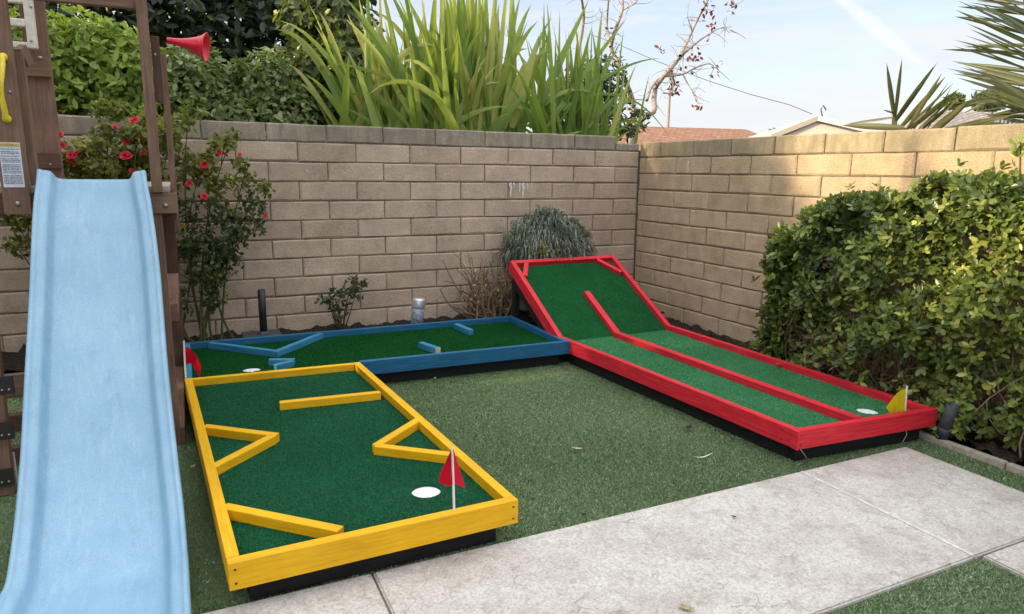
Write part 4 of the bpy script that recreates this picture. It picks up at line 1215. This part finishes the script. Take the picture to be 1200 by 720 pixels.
# big rose bush by the playset
rb = thing('rose_bush', 'tall leggy rose bush with red blooms between the playset and the umbrella base', 'rose bush', (-3.85, -.25, .09))
def rosebush():
    r = np.random.default_rng(9); tw = []
    foot = np.array([-3.86, -.24, .08])
    ends = [(300, 232, -.3), (270, 165, -.28), (240, 190, -.33), (285, 210, -.25), (220, 140, -.32), (255, 250, -.38), (300, 265, -.3), (235, 330, -.3), (210, 180, -.25), (300, 245, -.3), (262, 300, -.36), (225, 260, -.3)]
    blobs = []
    for i, (px, py, Y) in enumerate(ends):
        e = at(px, py, Y=Y); b = foot + r.normal(size=3) * [.07, .03, 0]
        c = curve(b, e, np.array([-.07 + .05 * r.normal(), .02, .03]), 9)
        tw.append((c, np.linspace(.010, .003, 9)))
        for j in range(5):
            s = c[r.integers(3, 9)]; q_ = s + unit(unit(e - b) * .5 + r.normal(size=3) * [.9, .4, .6]) * (.08 + .1 * r.random())
            tw.append((curve(s, q_, r.normal(size=3) * .015, 5), np.linspace(.004, .0015, 5)))
            blobs.append((q_[0], q_[1], q_[2], .075, .06, .065))
        for j in (4, 6, 8): blobs.append((c[j][0], c[j][1], c[j][2], .085, .07, .08))
    tubes('stems', tw, M['stem'], rb, 6)
    blobs = [b for b in blobs if b[2] > .62 or r.random() < .5]
    low = [b for b in blobs if b[2] < 1.18]; high = [b for b in blobs if b[2] >= 1.18]
    foliage('foliage', low, 2700, .036, .022, M['l_rose'], rb, (.55, .22), whorl=3, seed=7, shell=.15, droop=.2)
    foliage('yellowing_foliage', high, 1500, .038, .024, M['l_rose_y'], rb, (.5, .25), whorl=3, seed=17, shell=.15)
    for i, (px, py, s) in enumerate([(240, 194, .078), (222, 216, .062), (239, 231, .060), (311, 254, .045), (256, 180, .055), (281, 182, .038)]):
        bloom(rb, at(px, py, Y=-.38), s * .85, 40 + i)
rosebush()
r2 = thing('rose_bush', 'yellowing rose bush full of red blooms seen above the playset deck', 'rose bush', (-4.45, -.25, .09))
def rose2():
    r = np.random.default_rng(19); tw = []; blobs = []
    foot = np.array([-4.4, -.22, .08])
    for px, py in ((85, 185), (110, 175), (130, 160), (150, 185), (160, 160), (175, 140), (120, 200), (140, 205), (170, 190), (95, 205), (60, 195), (185, 170), (200, 150), (130, 130)):
        e = at(px, py, Y=-.28 + .06 * r.normal()); c = curve(foot + r.normal(size=3) * [.1, .03, 0], e, r.normal(size=3) * .04, 8)
        tw.append((c, np.linspace(.009, .003, 8))); blobs.append((e[0], e[1], e[2], .11, .08, .075)); blobs.append((c[5][0], c[5][1], c[5][2], .10, .08, .09))
    for px, py in ((20, 290), (30, 262), (12, 250)):
        e = at(px, py, Y=-.2); tw.append((curve(foot, e, r.normal(size=3) * .05, 8), np.linspace(.008, .003, 8))); blobs.append((e[0], e[1], e[2], .09, .06, .07))
    tubes('stems', tw, M['stem'], r2, 6)
    foliage('foliage', blobs, 6500, .038, .024, M['l_rose_y'], r2, (.58, .26), whorl=3, seed=8, shell=.15)
    for i, (px, py, s) in enumerate([(70, 160, .075), (72, 172, .065), (84, 183, .065), (83, 192, .06), (158, 142, .07), (150, 166, .078), (162, 160, .075), (148, 184, .085), (156, 203, .07), (177, 149, .075), (168, 179, .05), (135, 150, .045), (41, 166, .05), (90, 180, .05)]):
        bloom(r2, at(px, py, Y=-.38), s * .88, 60 + i)
rose2()

# ------------------------------------------------------------------ plants beyond the back wall
def shrub(name, label, cat, foot, blobs, n, ln, wd, mat, tone, whorl=4, seed=1, trunk=.05, mtl='bark', extra=None, **kw):
    t_ = thing(name, label, cat, foot)
    r = np.random.default_rng(seed); tw = []
    fx, fy, fz = foot
    for b in blobs:
        tw.append((curve((fx + .08 * r.normal(), fy + .05 * r.normal(), fz - .05), (b[0], b[1], b[2]), r.normal(size=3) * .10, 8), np.linspace(trunk, trunk * .25, 8)))
        for j in range(4):
            s = np.array(b[:3]); q_ = s + rand_dir(1, r)[0] * np.array(b[3:6]) * .8
            tw.append((curve(s, q_, r.normal(size=3) * .04, 5), np.linspace(trunk * .3, trunk * .08, 5)))
    tubes('trunk', tw, M[mtl], t_, 6)
    foliage('crown', blobs, n, ln, wd, M[mat], t_, tone, whorl=whorl, seed=seed, **kw)
    return t_
def bl(px, py, Y, rx, ry, rz):
    P = at(px, py, Y=Y); return (P[0], P[1], P[2], rx, ry, rz)
shrub('leafy_bush', 'bright sunlit green bush rising behind the wall beside the playset', 'bush', (-4.6, 1.1, 0),
      [bl(110, 105, 1.0, .55, .4, .42), bl(70, 80, 1.0, .5, .4, .42), bl(150, 110, .9, .42, .35, .40), bl(110, 60, 1.2, .45, .4, .25), bl(20, 95, 1.1, .5, .4, .5), bl(165, 140, .8, .45, .3, .25), bl(80, 145, .8, .55, .3, .3)],
      13000, .075, .036, 'l_bush', (.50, .22), 4, 21, .035)
shrub('mixed_bush', 'mixed pale and dark green shrub behind the wall next to the megaphone', 'bush', (-3.4, .9, 0),
      [bl(215, 110, .8, .36, .3, .33), bl(258, 130, .9, .34, .3, .22), bl(312, 100, .9, .26, .3, .28), bl(240, 70, 1.0, .10, .1, .16), bl(285, 95, .9, .14, .15, .16), bl(275, 140, .7, .55, .25, .20), bl(330, 130, .8, .3, .25, .25), bl(230, 80, 1.0, .22, .2, .22), bl(200, 145, .7, .3, .25, .18)],
      9000, .060, .030, 'l_mix', (.55, .26), 4, 22, .03)
shrub('vine_tree', 'tall leafy vine covered tree left of the strappy plants', 'tree', (-2.55, 1.25, 0),
      [bl(385, 30, 1.2, .30, .3, .32), bl(395, 80, 1.1, .30, .3, .30), bl(370, 120, 1.1, .36, .3, .28), bl(405, 130, 1.0, .22, .25, .25), bl(350, 90, 1.2, .26, .3, .26), bl(390, -30, 1.3, .34, .3, .35), bl(355, 20, 1.3, .20, .25, .25)],
      6200, .105, .046, 'l_vine', (.54, .25), 4, 23, .04, hang=.8, up=.1)
shrub('dark_evergreen', 'tall dark evergreen tree far behind the green bush', 'tree', (-4.0, 5.2, 0),
      [bl(250, 20, 5.0, 1.3, 1.0, 1.1), bl(180, 10, 5.0, 1.2, 1.0, 1.0), bl(300, 60, 4.8, .9, .8, .9), bl(330, 10, 5.0, .9, .8, 1.0), bl(230, 80, 4.8, 1.1, .8, .8), bl(100, 10, 5.2, 1.2, 1.0, .8), bl(30, 20, 5.4, 1.2, 1.0, 1.0), bl(380, 60, 5.2, .9, .8, 1.2), bl(250, -70, 5.2, 1.6, 1.2, .9)],
      13000, .17, .075, 'l_dark', (.45, .22), 4, 24, .10)
shrub('dark_shrub', 'dark small leaved shrub behind the strappy plants near the wall corner', 'bush', (.45, 1.5, 0),
      [bl(700, 110, 1.5, .42, .3, .33), bl(735, 140, 1.3, .28, .25, .18), bl(705, 95, 1.6, .34, .3, .34), bl(680, 110, 1.6, .32, .3, .30), bl(715, 150, 1.2, .34, .25, .16), bl(570, 120, 1.8, .5, .3, .3), bl(480, 130, 1.8, .5, .3, .25)],
      6000, .048, .026, 'l_dark', (.55, .24), 4, 25, .03)

# strappy clumps, every leaf a piece of its own
def strap_leaf(parent, base, tip, sag, width, tone, seed):
    r = np.random.default_rng(seed)
    base, tip = np.array(base), np.array(tip); n = 11
    t_ = np.linspace(0, 1, n)[:, None]
    d = tip - base; L = np.linalg.norm(d)
    hz = d * [1, 1, 0]; hz = hz / (np.linalg.norm(hz) + 1e-6)
    c = base + d * t_ + np.array([0, 0, 1.]) * sag * L * (4 * t_ * (1 - t_)) * .5 - np.array([0, 0, 1.]) * sag * L * .35 * t_**4
    T_ = unit(np.gradient(c, axis=0))
    sd_ = unit(np.cross(T_, unit(np.array([.4 * r.normal(), -1, .4 * r.normal()]))))
    nm_ = np.cross(sd_, T_)
    wv = (width * .5 * np.clip(np.minimum(.55 + 1.6 * t_, 1) * (1 - t_**2.6), .02, 1))
    tw_ = (r.normal() * .5) * t_
    sdr = sd_ * np.cos(tw_) + nm_ * np.sin(tw_)
    V = np.stack([c - sdr * wv, c + nm_ * wv * .28, c + sdr * wv], 1).reshape(-1, 3)
    Fq = []
    for i in range(n - 1):
        for j in (0, 1): Fq.append((3 * i + j, 3 * i + j + 1, 3 * i + j + 4, 3 * i + j + 3))
    tn = np.clip(tone + .05 * r.normal(size=len(Fq)) + np.repeat(np.linspace(-.05, .12, n - 1), 2), 0, 1)
    me = np_mesh('leaf', V, Fq, tn, smooth=True)
    return link_mesh('leaf', me, M['l_flax'], parent)
def strap_clump(label, px0, Y, count, spread, hmin, hmax, seed, tone, wid=.075):
    b0 = at(px0, 150, Y=Y)
    t_ = thing('strappy_plant', label, 'plant', (b0[0], Y, 0), None)
    r = np.random.default_rng(seed)
    for i in range(count):
        a = r.uniform(0, 2 * np.pi); lean = abs(r.normal()) * spread
        lean = min(lean, 1.25)
        h = r.uniform(hmin, hmax) * (1 - .18 * lean)
        base = np.array([b0[0] + .22 * r.normal(), Y + .08 * r.normal(), 1.15 + .1 * r.random()])
        out = h * math.sin(lean * .8); z_ = h * math.cos(lean * .8)
        tip = base + np.array([math.cos(a) * out, math.sin(a) * out * .45, z_])
        strap_leaf(t_, base, tip, .10 + .28 * lean * r.random(), wid * (.6 + .6 * r.random()), np.clip(tone + .22 * r.normal(), .05, .95), seed * 1000 + i)
    return t_
strap_clump('big clump of broad bright green strappy leaves above the middle of the wall', 548, .62, 150, .54, 1.25, 2.15, 3, .66, .090)
strap_clump('left clump of strappy leaves with long yellowish blades leaning over the vine tree', 468, .70, 85, .68, 1.1, 1.95, 4, .64, .080)
strap_clump('right clump of narrower darker strappy leaves beside the bare tree', 668, .64, 125, .62, 1.05, 1.9, 5, .52, .056)
# a few measured blades
fx = [o for o in COL.objects if o.name == 'strappy_plant'][0]
for i, (pb2, pt2, wd2, tn2, sg2) in enumerate([((600, 150), (632, 40), .11, .95, .02), ((590, 150), (615, 70), .10, .88, .02), ((530, 130), (383, 68), .05, .62, .10), ((640, 140), (790, 146), .03, .5, .35), ((690, 150), (742, 100), .04, .5, .15), ((520, 150), (432, 40), .07, .66, .05), ((515, 145), (402, -8), .085, .62, .04), ((500, 145), (416, 14), .075, .5, .06), ((490, 150), (438, 62), .06, .72, .06), ((530, 145), (452, -22), .09, .45, .03), ((545, 145), (474, -10), .09, .68, .02), ((480, 150), (395, 108), .05, .55, .35), ((700, 150), (772, 118), .03, .45, .3), ((640, 150), (735, 20), .06, .6, .02), ((600, 150), (600, -30), .10, .7, .0), ((660, 130), (775, 62), .035, .42, .12), ((560, 150), (490, 20), .08, .60, .02), ((655, 145), (745, 80), .03, .5, .3), ((620, 150), (690, 0), .09, .6, .0)]):
    strap_leaf(fx, at(*pb2, Y=.5), at(*pt2, Y=.35 if tn2 > .8 else .6), sg2, wd2, tn2, 900 + i)

# bare tree with a few red leaves
bt = thing('bare_tree', 'nearly leafless tree with pale crooked trunk and dark red leaves above the wall corner', 'tree', tuple(np.array([at(740, 150, Y=2.2)[0], 2.2, 0])))
def baretree():
    r = np.random.default_rng(3); L = []
    def br(pts, r0, r1, Y=2.2, wob=.02):
        P = np.array([at(px, py, Y=Y + .25 * math.sin(i * 1.3 + px)) for i, (px, py) in enumerate(pts)])
        # resample smoothly
        k = len(P); t_ = np.linspace(0, k - 1, k * 4)
        Q = np.stack([np.interp(t_, np.arange(k), P[:, j]) for j in range(3)], 1)
        for _ in range(2): Q[1:-1] = (Q[:-2] + 2 * Q[1:-1] + Q[2:]) / 4
        L.append((Q, np.linspace(r0, r1, len(Q)))); return Q
    base = at(742, 150, Y=2.2)
    L.append((np.array([[base[0] - .25, 2.2, -.05], [base[0] - .2, 2.2, .8], [base[0] - .08, 2.2, 1.5], base]), np.array([.11, .09, .07, .05])))
    mains = [br([(742, 150), (752, 138), (768, 131), (766, 118), (768, 103), (777, 90), (788, 78), (797, 66)], .040, .025),
             br([(797, 66), (806, 48), (816, 25), (829, 2), (838, -20)], .026, .012), br([(788, 78), (802, 62), (820, 47), (838, 36)], .024, .007),
             br([(777, 90), (800, 88), (818, 78), (832, 74), (842, 82)], .016, .005), br([(758, 118), (762, 104), (772, 92), (786, 84)], .022, .014),
             br([(735, 100), (722, 70), (715, 55), (722, 32), (730, 12), (729, -10)], .032, .016), br([(715, 55), (711, 30), (713, 0)], .016, .010),
             br([(730, 12), (745, 4), (752, -6)], .010, .005), br([(800, 88), (810, 105), (818, 122)], .009, .003), br([(838, 36), (850, 30), (856, 36)], .005, .002),
             br([(806, 48), (812, 38), (805, 20), (808, 0)], .010, .004), br([(786, 84), (789, 100), (788, 110)], .012, .006), br([(838, -20), (850, -8), (862, 6)], .010, .004),
             br([(690, 100), (678, 60), (685, 20), (680, -10)], .026, .014), br([(735, 100), (742, 120), (742, 150)], .034, .046)]
    for Q in mains:
        for i in range(9):
            s = Q[r.integers(2, len(Q))]; d = unit(r.normal(size=3) * [1, .5, .8]) * (.12 + .22 * r.random())
            L.append((curve(s, s + d, r.normal(size=3) * .03, 5), np.linspace(.0045, .0018, 5)))
    tubes('trunk', L, M['pale_bark'], bt, 6)
    cen = [(788, 84, 8), (788, 95, 12), (790, 103, 14), (816, 65, 12), (836, 40, 4), (831, 28, 9), (832, 12, 12), (859, 6, 14), (777, 60, 8), (806, 55, 5), (818, 121, 7), (836, 90, 5), (842, 76, 4), (812, 64, 5), (800, 80, 4), (826, 2, 8), (715, 35, 4)]
    P = np.concatenate([np.array([at(px + 4 * r.normal(), py + 4 * r.normal(), Y=2.2) for _ in range(k)]) for px, py, k in cen])
    n = len(P)
    leaves('red_leaves', P, rand_dir(n, r) + [0, 0, -.6], rand_dir(n, r), .055 + .03 * r.random(n), .03 + .015 * r.random(n), r.random(n), M['l_red'], bt)
baretree()

# date palm at the right, leaflets are pieces
def leaflet(parent, b, tip, wd, tone, mat, name='leaflet', sag=.03, seed=0):
    r = np.random.default_rng(seed); b, tip = np.array(b), np.array(tip); n = 6
    t_ = np.linspace(0, 1, n)[:, None]; d = tip - b; L = np.linalg.norm(d)
    c = b + d * t_ - np.array([0, 0, 1.]) * sag * L * t_**2
    T_ = unit(d); sd_ = unit(np.cross(T_, unit(np.array([.5 * r.normal(), -1, .5 * r.normal()])))); nm_ = np.cross(sd_, T_)
    wv = wd * .5 * np.clip((.6 + 1.4 * t_) * (1 - t_**1.6), .02, 1)
    V = np.stack([c - sd_ * wv, c + nm_ * wv * .5, c + sd_ * wv], 1).reshape(-1, 3)
    Fq = [(3 * i + j, 3 * i + j + 1, 3 * i + j + 4, 3 * i + j + 3) for i in range(n - 1) for j in (0, 1)]
    me = np_mesh(name, V, Fq, np.clip(tone + .08 * r.normal(size=len(Fq)), 0, 1))
    return link_mesh(name, me, mat, parent)
PY = -1.6
pt_ = at(1235, 170, X=1.3)
pm = thing('feather_palm', 'palm with spiky dark fronds at the upper right edge', 'palm', (pt_[0], pt_[1], 0))
lathe('trunk', [(.16, -.1), (.14, .6), (.15, 1.3), (.18, 1.75), (.10, 1.95)], M['bark'], pm, (pt_[0], pt_[1], 0), n=14)
def frond(pts, n, l0, l1, seed, fwd=.55, sides=(1, -1), X=1.3):
    P = np.array([at(px, py, X=X + .10 * k) for k, (px, py) in enumerate(pts)])
    k = len(P); t_ = np.linspace(0, k - 1, 24); Q = np.stack([np.interp(t_, np.arange(k), P[:, j]) for j in range(3)], 1)
    for _ in range(3): Q[1:-1] = (Q[:-2] + 2 * Q[1:-1] + Q[2:]) / 4
    fr = tubes('frond', [(Q, np.linspace(.014, .004, 24))], M['stem'], pm, 6)
    r = np.random.default_rng(seed)
    for i in range(n):
        f = .12 + .86 * i / n; q_ = Q[int(f * 23)]; T_ = unit(Q[min(23, int(f * 23) + 1)] - Q[max(0, int(f * 23) - 1)])
        view = unit(CAM - q_)
        # leaflets in the plane of the frond, tilted
        pn = unit(np.array([-.55, -.35, .6])); sd_ = unit(np.cross(T_, pn))
        for s in sides:
            d = unit(T_ * (fwd + .25 * r.random()) + sd_ * s + pn * .25 * r.normal())
            L = (l0 + (l1 - l0) * math.sin(math.pi * min(1, .15 + f))) * (.85 + .3 * r.random())
            leaflet(fr, q_, q_ + d * L, (.030 + .012 * r.random()), .4 + .25 * r.normal(), M['l_palm'], seed=seed * 100 + i * 2 + (s > 0))
frond([(1250, 175), (1228, 120), (1210, 60), (1198, -10), (1190, -80)], 38, .30, .58, 1, fwd=.85)
frond([(1255, 170), (1225, 135), (1200, 120), (1165, 112), (1120, 122)], 20, .16, .32, 2, fwd=.8)
frond([(1260, 175), (1235, 100), (1225, 30), (1240, -60)], 32, .30, .60, 3, fwd=.8)
frond([(1250, 178), (1205, 150), (1170, 145), (1135, 150)], 18, .14, .28, 4, fwd=.9)
# low fan of stiff blades left of it
fb = at(1050, 150, X=.75)
fp = thing('fan_palm', 'low fan of stiff pointed palm blades poking over the right wall', 'palm', (fb[0], fb[1], 0))
tubes('trunk', [([(fb[0], fb[1], -.05), (fb[0], fb[1], .8), (fb[0], fb[1], 1.45)], [.09, .08, .07])], M['bark'], fp, 10)
for i, (b_, t2_, wd) in enumerate([((1048, 137), (1039, 74), .022), ((1049, 137), (1057, 69), .024), ((1051, 138), (1094, 78), .034), ((1050, 142), (1098, 74), .020), ((1057, 148), (1108, 90), .026), ((1062, 150), (1118, 97), .026), ((1068, 150), (1124, 104), .030), ((1075, 152), (1122, 108), .028), ((1080, 152), (1128, 112), .026),
                                 ((1046, 138), (990, 146), .014), ((1060, 150), (986, 147), .028), ((1048, 133), (1035, 129), .010), ((1070, 152), (1112, 96), .024), ((1090, 154), (1133, 120), .024), ((1098, 154), (1138, 118), .020), ((1085, 153), (1116, 100), .022), ((1064, 151), (1104, 86), .018), ((1100, 155), (1170, 140), .022), ((1095, 156), (1190, 134), .026)]):
    leaflet(fp, at(b_[0], b_[1], X=.75), at(t2_[0], t2_[1], X=.60 + .02 * (i % 5)), wd * 1.9, .62 + .09 * ((i * 7) % 5 - 2), M['l_fan'], 'leaflet', .0, 300 + i)
    tubes('leaf_stalk', [([(fb[0], fb[1], 1.4), at(b_[0], b_[1], X=.75)], [.008, .006])], M['stem'], fp, 5)

# ------------------------------------------------------------------ far houses, poles, trees
def hip_house(name, label, cat, c, lx, ly, wall_h, ridge_h, yaw, wm, rm, ridge_frac=.45, wins=2):
    t_ = thing(name, label, cat, (c[0], c[1], -.05))
    q_ = Matrix.Rotation(yaw, 4, 'Z')
    def part(nm, verts, faces, mat, par=t_):
        me = bpy.data.meshes.new(nm); me.from_pydata([tuple(q_ @ Vector(v)) for v in verts], [], faces); me.materials.append(mat)
        o = bpy.data.objects.new(nm, me); COL.objects.link(o); o.parent = par; return o
    def bx(nm, x0, y0, z0, x1, y1, z1, mat, par=t_):
        v = [(x, y, z) for z in (z0, z1) for x, y in ((x0, y0), (x1, y0), (x1, y1), (x0, y1))]
        return part(nm, v, [(3, 2, 1, 0), (4, 5, 6, 7), (0, 1, 5, 4), (1, 2, 6, 5), (2, 3, 7, 6), (3, 0, 4, 7)], mat, par)
    a, b = lx / 2, ly / 2
    bx('wall', -a, -b, 0, a, b, wall_h, wm)
    e = .5; rx = a * ridge_frac if ridge_frac < 1 else a + .3
    v = [(-a - e, -b - e, wall_h), (a + e, -b - e, wall_h), (a + e, b + e, wall_h), (-a - e, b + e, wall_h), (-rx, 0, ridge_h), (rx, 0, ridge_h)]
    rf = part('roof', v, [(0, 1, 5, 4), (1, 2, 5), (2, 3, 4, 5), (3, 0, 4), (3, 2, 1, 0)], rm)
    bx('fascia', -a - e - .02, -b - e - .04, wall_h - .18, a + e + .02, -b - e - .003, wall_h + .03, M['house_white'])
    for k in range(wins):
        x = -a + lx * (k + .7) / (wins + .4)
        f = bx('window', x - .6, -b - .06, 1.0, x + .6, -b - .003, 2.1, M['house_white'])
        bx('pane', x - .52, -b - .075, 1.08, x + .52, -b - .062, 2.02, M['glass'], f)
    return t_, part, bx
oc = at(818, 170, Y=34.)
h1, part1, bx1 = hip_house('tiled_house', 'distant house with an orange brown hipped roof beyond the wall corner', 'house', (oc[0] - 2.7, 36.0), 21, 8, 2.55, 4.65, R(-12), M['house_cream'], M['roof_orange'], .72)
bx1('roof_vent', 3.6, -2.6, 2.9, 4.0, -2.2, 3.55, M['house_cream']); bx1('vent_pipe', 1.6, -2.5, 2.9, 1.75, -2.35, 3.6, M['pipe'])
# white gabled building
gc = at(958, 150, Y=17.)
gb = thing('gabled_house', 'white and cream gabled building over the right wall left of the fan palm', 'house', (gc[0], gc[1], -.05))
def gable():
    A = at(958, 136, Y=17.); zr_ = A[2]
    ex = 2.6; drop = 1.05
    def P(x, y, z): return (gc[0] + x, gc[1] + y, z)
    def mesh(nm, v, f, mat, par=gb):
        me = bpy.data.meshes.new(nm); me.from_pydata(v, [], f)
        return link_mesh(nm, me, mat, par)
    # body
    v = [P(-1.9, .3, 0), P(2.3, -1.2, 0), P(2.3, -1.2, zr_ - 1.1), P(-1.9, .3, zr_ - 1.1), P(-1.2, 5, 0), P(4.2, 4, 0), P(4.2, 4, zr_ - 1.1), P(-1.2, 5, zr_ - 1.1)]
    mesh('wall', v, [(0, 1, 2, 3), (1, 5, 6, 2), (5, 4, 7, 6), (4, 0, 3, 7)], M['house_white'])
    z0 = zr_ - .62
    tl, ap, tr = np.array(at(903, 158, Y=17.4)), np.array(at(958, 136, Y=16.6)), np.array(at(1032, 153, Y=15.0))
    bk = np.array([1.2, 5.5, -0.7])
    th_ = np.array([0, 0, -.16])
    for nm, a, b, m_ in (('roof', tl, ap, M['house_cream']), ('roof', ap, tr, M['house_white'])):
        q_ = [a, b, b + bk, a + bk]; lo_ = [x + th_ for x in q_]
        mesh(nm, [tuple(x) for x in q_ + lo_], [(0, 1, 2, 3), (7, 6, 5, 4), (0, 4, 5, 1), (1, 5, 6, 2), (2, 6, 7, 3), (3, 7, 4, 0)], m_)
    off = np.array([-.01, -.05, .01])
    for a, b, m_ in ((tl, ap, M['house_cream']), (ap, tr, M['house_white'])):
        q_ = [a + off, b + off, b + off + [0, 0, -.22], a + off + [0, 0, -.22]]
        bkx = np.array([0, .045, 0])
        mesh('bargeboard', [tuple(x) for x in q_] + [tuple(x + bkx) for x in q_], [(0, 1, 2, 3), (4, 7, 6, 5), (0, 4, 5, 1), (3, 2, 6, 7), (1, 5, 6, 2), (0, 3, 7, 4)], m_)
    mid_ = (tl + tr) / 2
    mesh('gable', [tuple(tl + [.1, .12, -.3]), tuple(tr + [-.1, .12, -.3]), tuple(ap + [0, .12, -.25])], [(0, 1, 2)], M['house_cream'])
    va = at(965, 140, Y=18.)
    tubes('vent_pipe', [([va + [0, 0, -.1], at(962, 128, Y=18.), at(965, 124, Y=18.), at(968, 129, Y=18.)], .03)], M['wire'], gb, 8)
gable()
gr2 = at(1095, 160, Y=14.)
h3, part3, bx3 = hip_house('grey_roof_house', 'distant house with a grey shingle roof seen behind the palm fronds', 'house', (47.5, 22.0), 22, 9, 2.7, 5.6, R(-24), M['house_cream'], M['roof_grey'], .7)
pl_ = at(785, 150, Y=55.)
up = thing('utility_pole', 'distant wooden utility pole above the orange roof', 'utility pole', (pl_[0], 55., -.05))
ptop = at(785, 104, Y=55.)
tubes('pole_shaft', [([(ptop[0], 55, -.05), (ptop[0], 55, 4), tuple(ptop)], [.19, .17, .14])], M['pale_bark'], up, 10)
board('crossarm', (ptop[0] - .9, 55, ptop[2] - .5), (ptop[0] + .9, 55, ptop[2] - .5), .12, .14, M['pale_bark'], up)
wpts = [at(px, py, Y=Y_) for px, py, Y_ in ((690, 40, 30), (724, 52, 28), (770, 72, 25), (830, 95, 22), (880, 111, 19.5), (925, 123, 18), (952, 134, 17))]
tag(tubes('power_line', [(np.array(wpts), .016)], M['wire'], None, 5), 'thin dark overhead wire sagging down to the white gabled building', 'wire')
def fartree(px, py, Y, rx, rz, label, seed, mat='l_far', n=1500):
    P = at(px, py, Y=Y)
    shrub('distant_tree', label, 'tree', (P[0], Y, 0), [(P[0], Y, P[2], rx, rx * .8, rz), (P[0] + rx * .5, Y, P[2] - rz * .4, rx * .7, rx * .6, rz * .7), (P[0] - rx * .5, Y, P[2] - rz * .5, rx * .7, rx * .6, rz * .7), (P[0] + .1, Y, P[2] + rz * .45, rx * .5, rx * .5, rz * .6)], n, .40, .22, mat, (.5, .25), 3, seed, .15, shell=.3)
fartree(1158, 118, 27, 1.1, .6, 'distant pale green tree above the grey roof behind the palm', 51)
fartree(1118, 118, 40, .9, .55, 'distant dark tree just left of the pale green one behind the palm', 52, 'l_mix')
fartree(905, 160, 60, 1.2, .8, 'tiny distant shrub beside the hip of the orange roof', 53, 'l_mix', 500)

# trees outside the left edge whose shade falls across the yard
for i, (x, y_, h, rx, ry) in enumerate([(-8.9, -2.35, 2.3, .7, .75), (-9.0, -1.15, 2.72, .7, .7), (-9.0, .60, 3.45, .7, 1.0), (-9.0, -4.2, 2.2, .8, 1.3), (-9.2, -6.8, 2.2, .8, 1.5)]):
    bls = [(x, y_, h * .5, rx, ry, h * .5), (x + .2, y_ - ry * .5, h * .8, rx * .8, ry * .6, h * .3), (x - .2, y_ + ry * .5, h * .85, rx * .8, ry * .6, h * .32), (x, y_, h * 1.05, rx * .7, ry * .7, h * .25)]
    lab = ['leafy shade tree left of the playset, nearest the lawn', 'leafy shade tree left of the playset deck', 'tall shade tree behind the left end of the wall', 'leafy shade tree left of the walkway', 'leafy shade tree far left behind the camera'][i]
    shrub('shade_tree', lab, 'tree', (x, y_, 0), bls, 9000, .16, .09, 'l_mix', (.4, .2), 4, 70 + i, .07, shell=.15)

# ------------------------------------------------------------------ small litter
def litter(name, label, cat, px, py, ln, wd, ang, mat, z=.016, curl=.25):
    P = at(px, py, Z=z); bm = bmesh.new(); n = 6; a, b, c = [], [], []
    dx, dy = math.cos(ang), math.sin(ang)
    for k in range(n):
        f = k / (n - 1); w_ = wd * math.sin(math.pi * (.08 + .86 * f)) * .5; z_ = z + curl * ln * (f - .5)**2 * 2 + .004
        q_ = Vector((P[0] + dx * ln * (f - .5), P[1] + dy * ln * (f - .5), z_))
        s = Vector((-dy, dx, .3)) * w_; s2 = Vector((dy, -dx, .3)) * w_
        a.append(bm.verts.new(q_ + s)); b.append(bm.verts.new(q_)); c.append(bm.verts.new(q_ + s2))
    for k in range(n - 1):
        bm.faces.new((a[k], a[k + 1], b[k + 1], b[k])); bm.faces.new((b[k], b[k + 1], c[k + 1], c[k]))
    o = bm_obj(name, bm, mat, None, True, loc=P)
    return tag(o, label, cat)
litter('fallen_leaf', 'small tan fallen leaf in the middle of the turf', 'leaf', 676, 527, .055, .022, 2.4, M['dead_leaf'])
litter('fallen_leaf', 'dark curled fallen leaf on the turf near the red course', 'leaf', 807, 503, .06, .03, .6, M['dead_dark'])
litter('white_strip', 'thin white plastic strip on the turf before the walkway', 'plastic strip', 823, 537, .115, .007, -.05, M['white'])
litter('fallen_leaf', 'brown fallen leaf on the turf right of the yellow course corner', 'leaf', 684, 605, .026, .02, .3, M['dead_dark'])
litter('fallen_leaf', 'curled grey brown leaf at the front edge of the walkway', 'leaf', 803, 714, .055, .022, 2.2, M['dead_leaf'], .018)
litter('fallen_leaf', 'pale crumpled leaf lying on the red course lane by the hedge', 'leaf', 913, 429, .045, .038, .5, M['raw_wood'], .150, .7)
litter('fallen_leaf', 'small yellow leaf on the turf between the slide and yellow course', 'leaf', 226, 548, .03, .018, 1.0, M['dead_leaf'])
litter('fallen_leaf', 'pale leaf at the edge of the turf by the blue front board', 'leaf', 510, 444, .018, .014, 1.0, M['white'])
litter('fallen_leaf', 'pale dry leaf on the turf under the playset', 'leaf', 26, 438, .06, .03, 1.0, M['dead_leaf'])
litter('fallen_leaf', 'tiny dark leaf in the middle of the concrete walkway', 'leaf', 860, 607, .022, .012, 2.0, M['dead_dark'], .018)
litter('pebble_leaf', 'pale bit of debris on the blue course near its big bumper', 'leaf', 290, 413, .016, .012, 1.0, M['white'], .145)

# repeats of one kind share a group
GROUPS = {'red_hole_flag': 'hole flags on the putting courses', 'yellow_hole_flag': 'hole flags on the putting courses', 'fallen_leaf': 'fallen leaves on the ground',
          'shade_tree': 'shade trees along the left side', 'distant_tree': 'distant trees beyond the right wall', 'strappy_plant': 'strappy clumps behind the back wall',
          'block_wall': 'block walls round the yard', 'rose_bush': 'rose bushes along the back wall', 'yellow_putting_course': 'mini golf courses',
          'blue_putting_course': 'mini golf courses', 'red_putting_course': 'mini golf courses'}
for o in COL.objects:
    g = GROUPS.get(o.name.split('.')[0])
    if g and o.parent is None: o['group'] = g
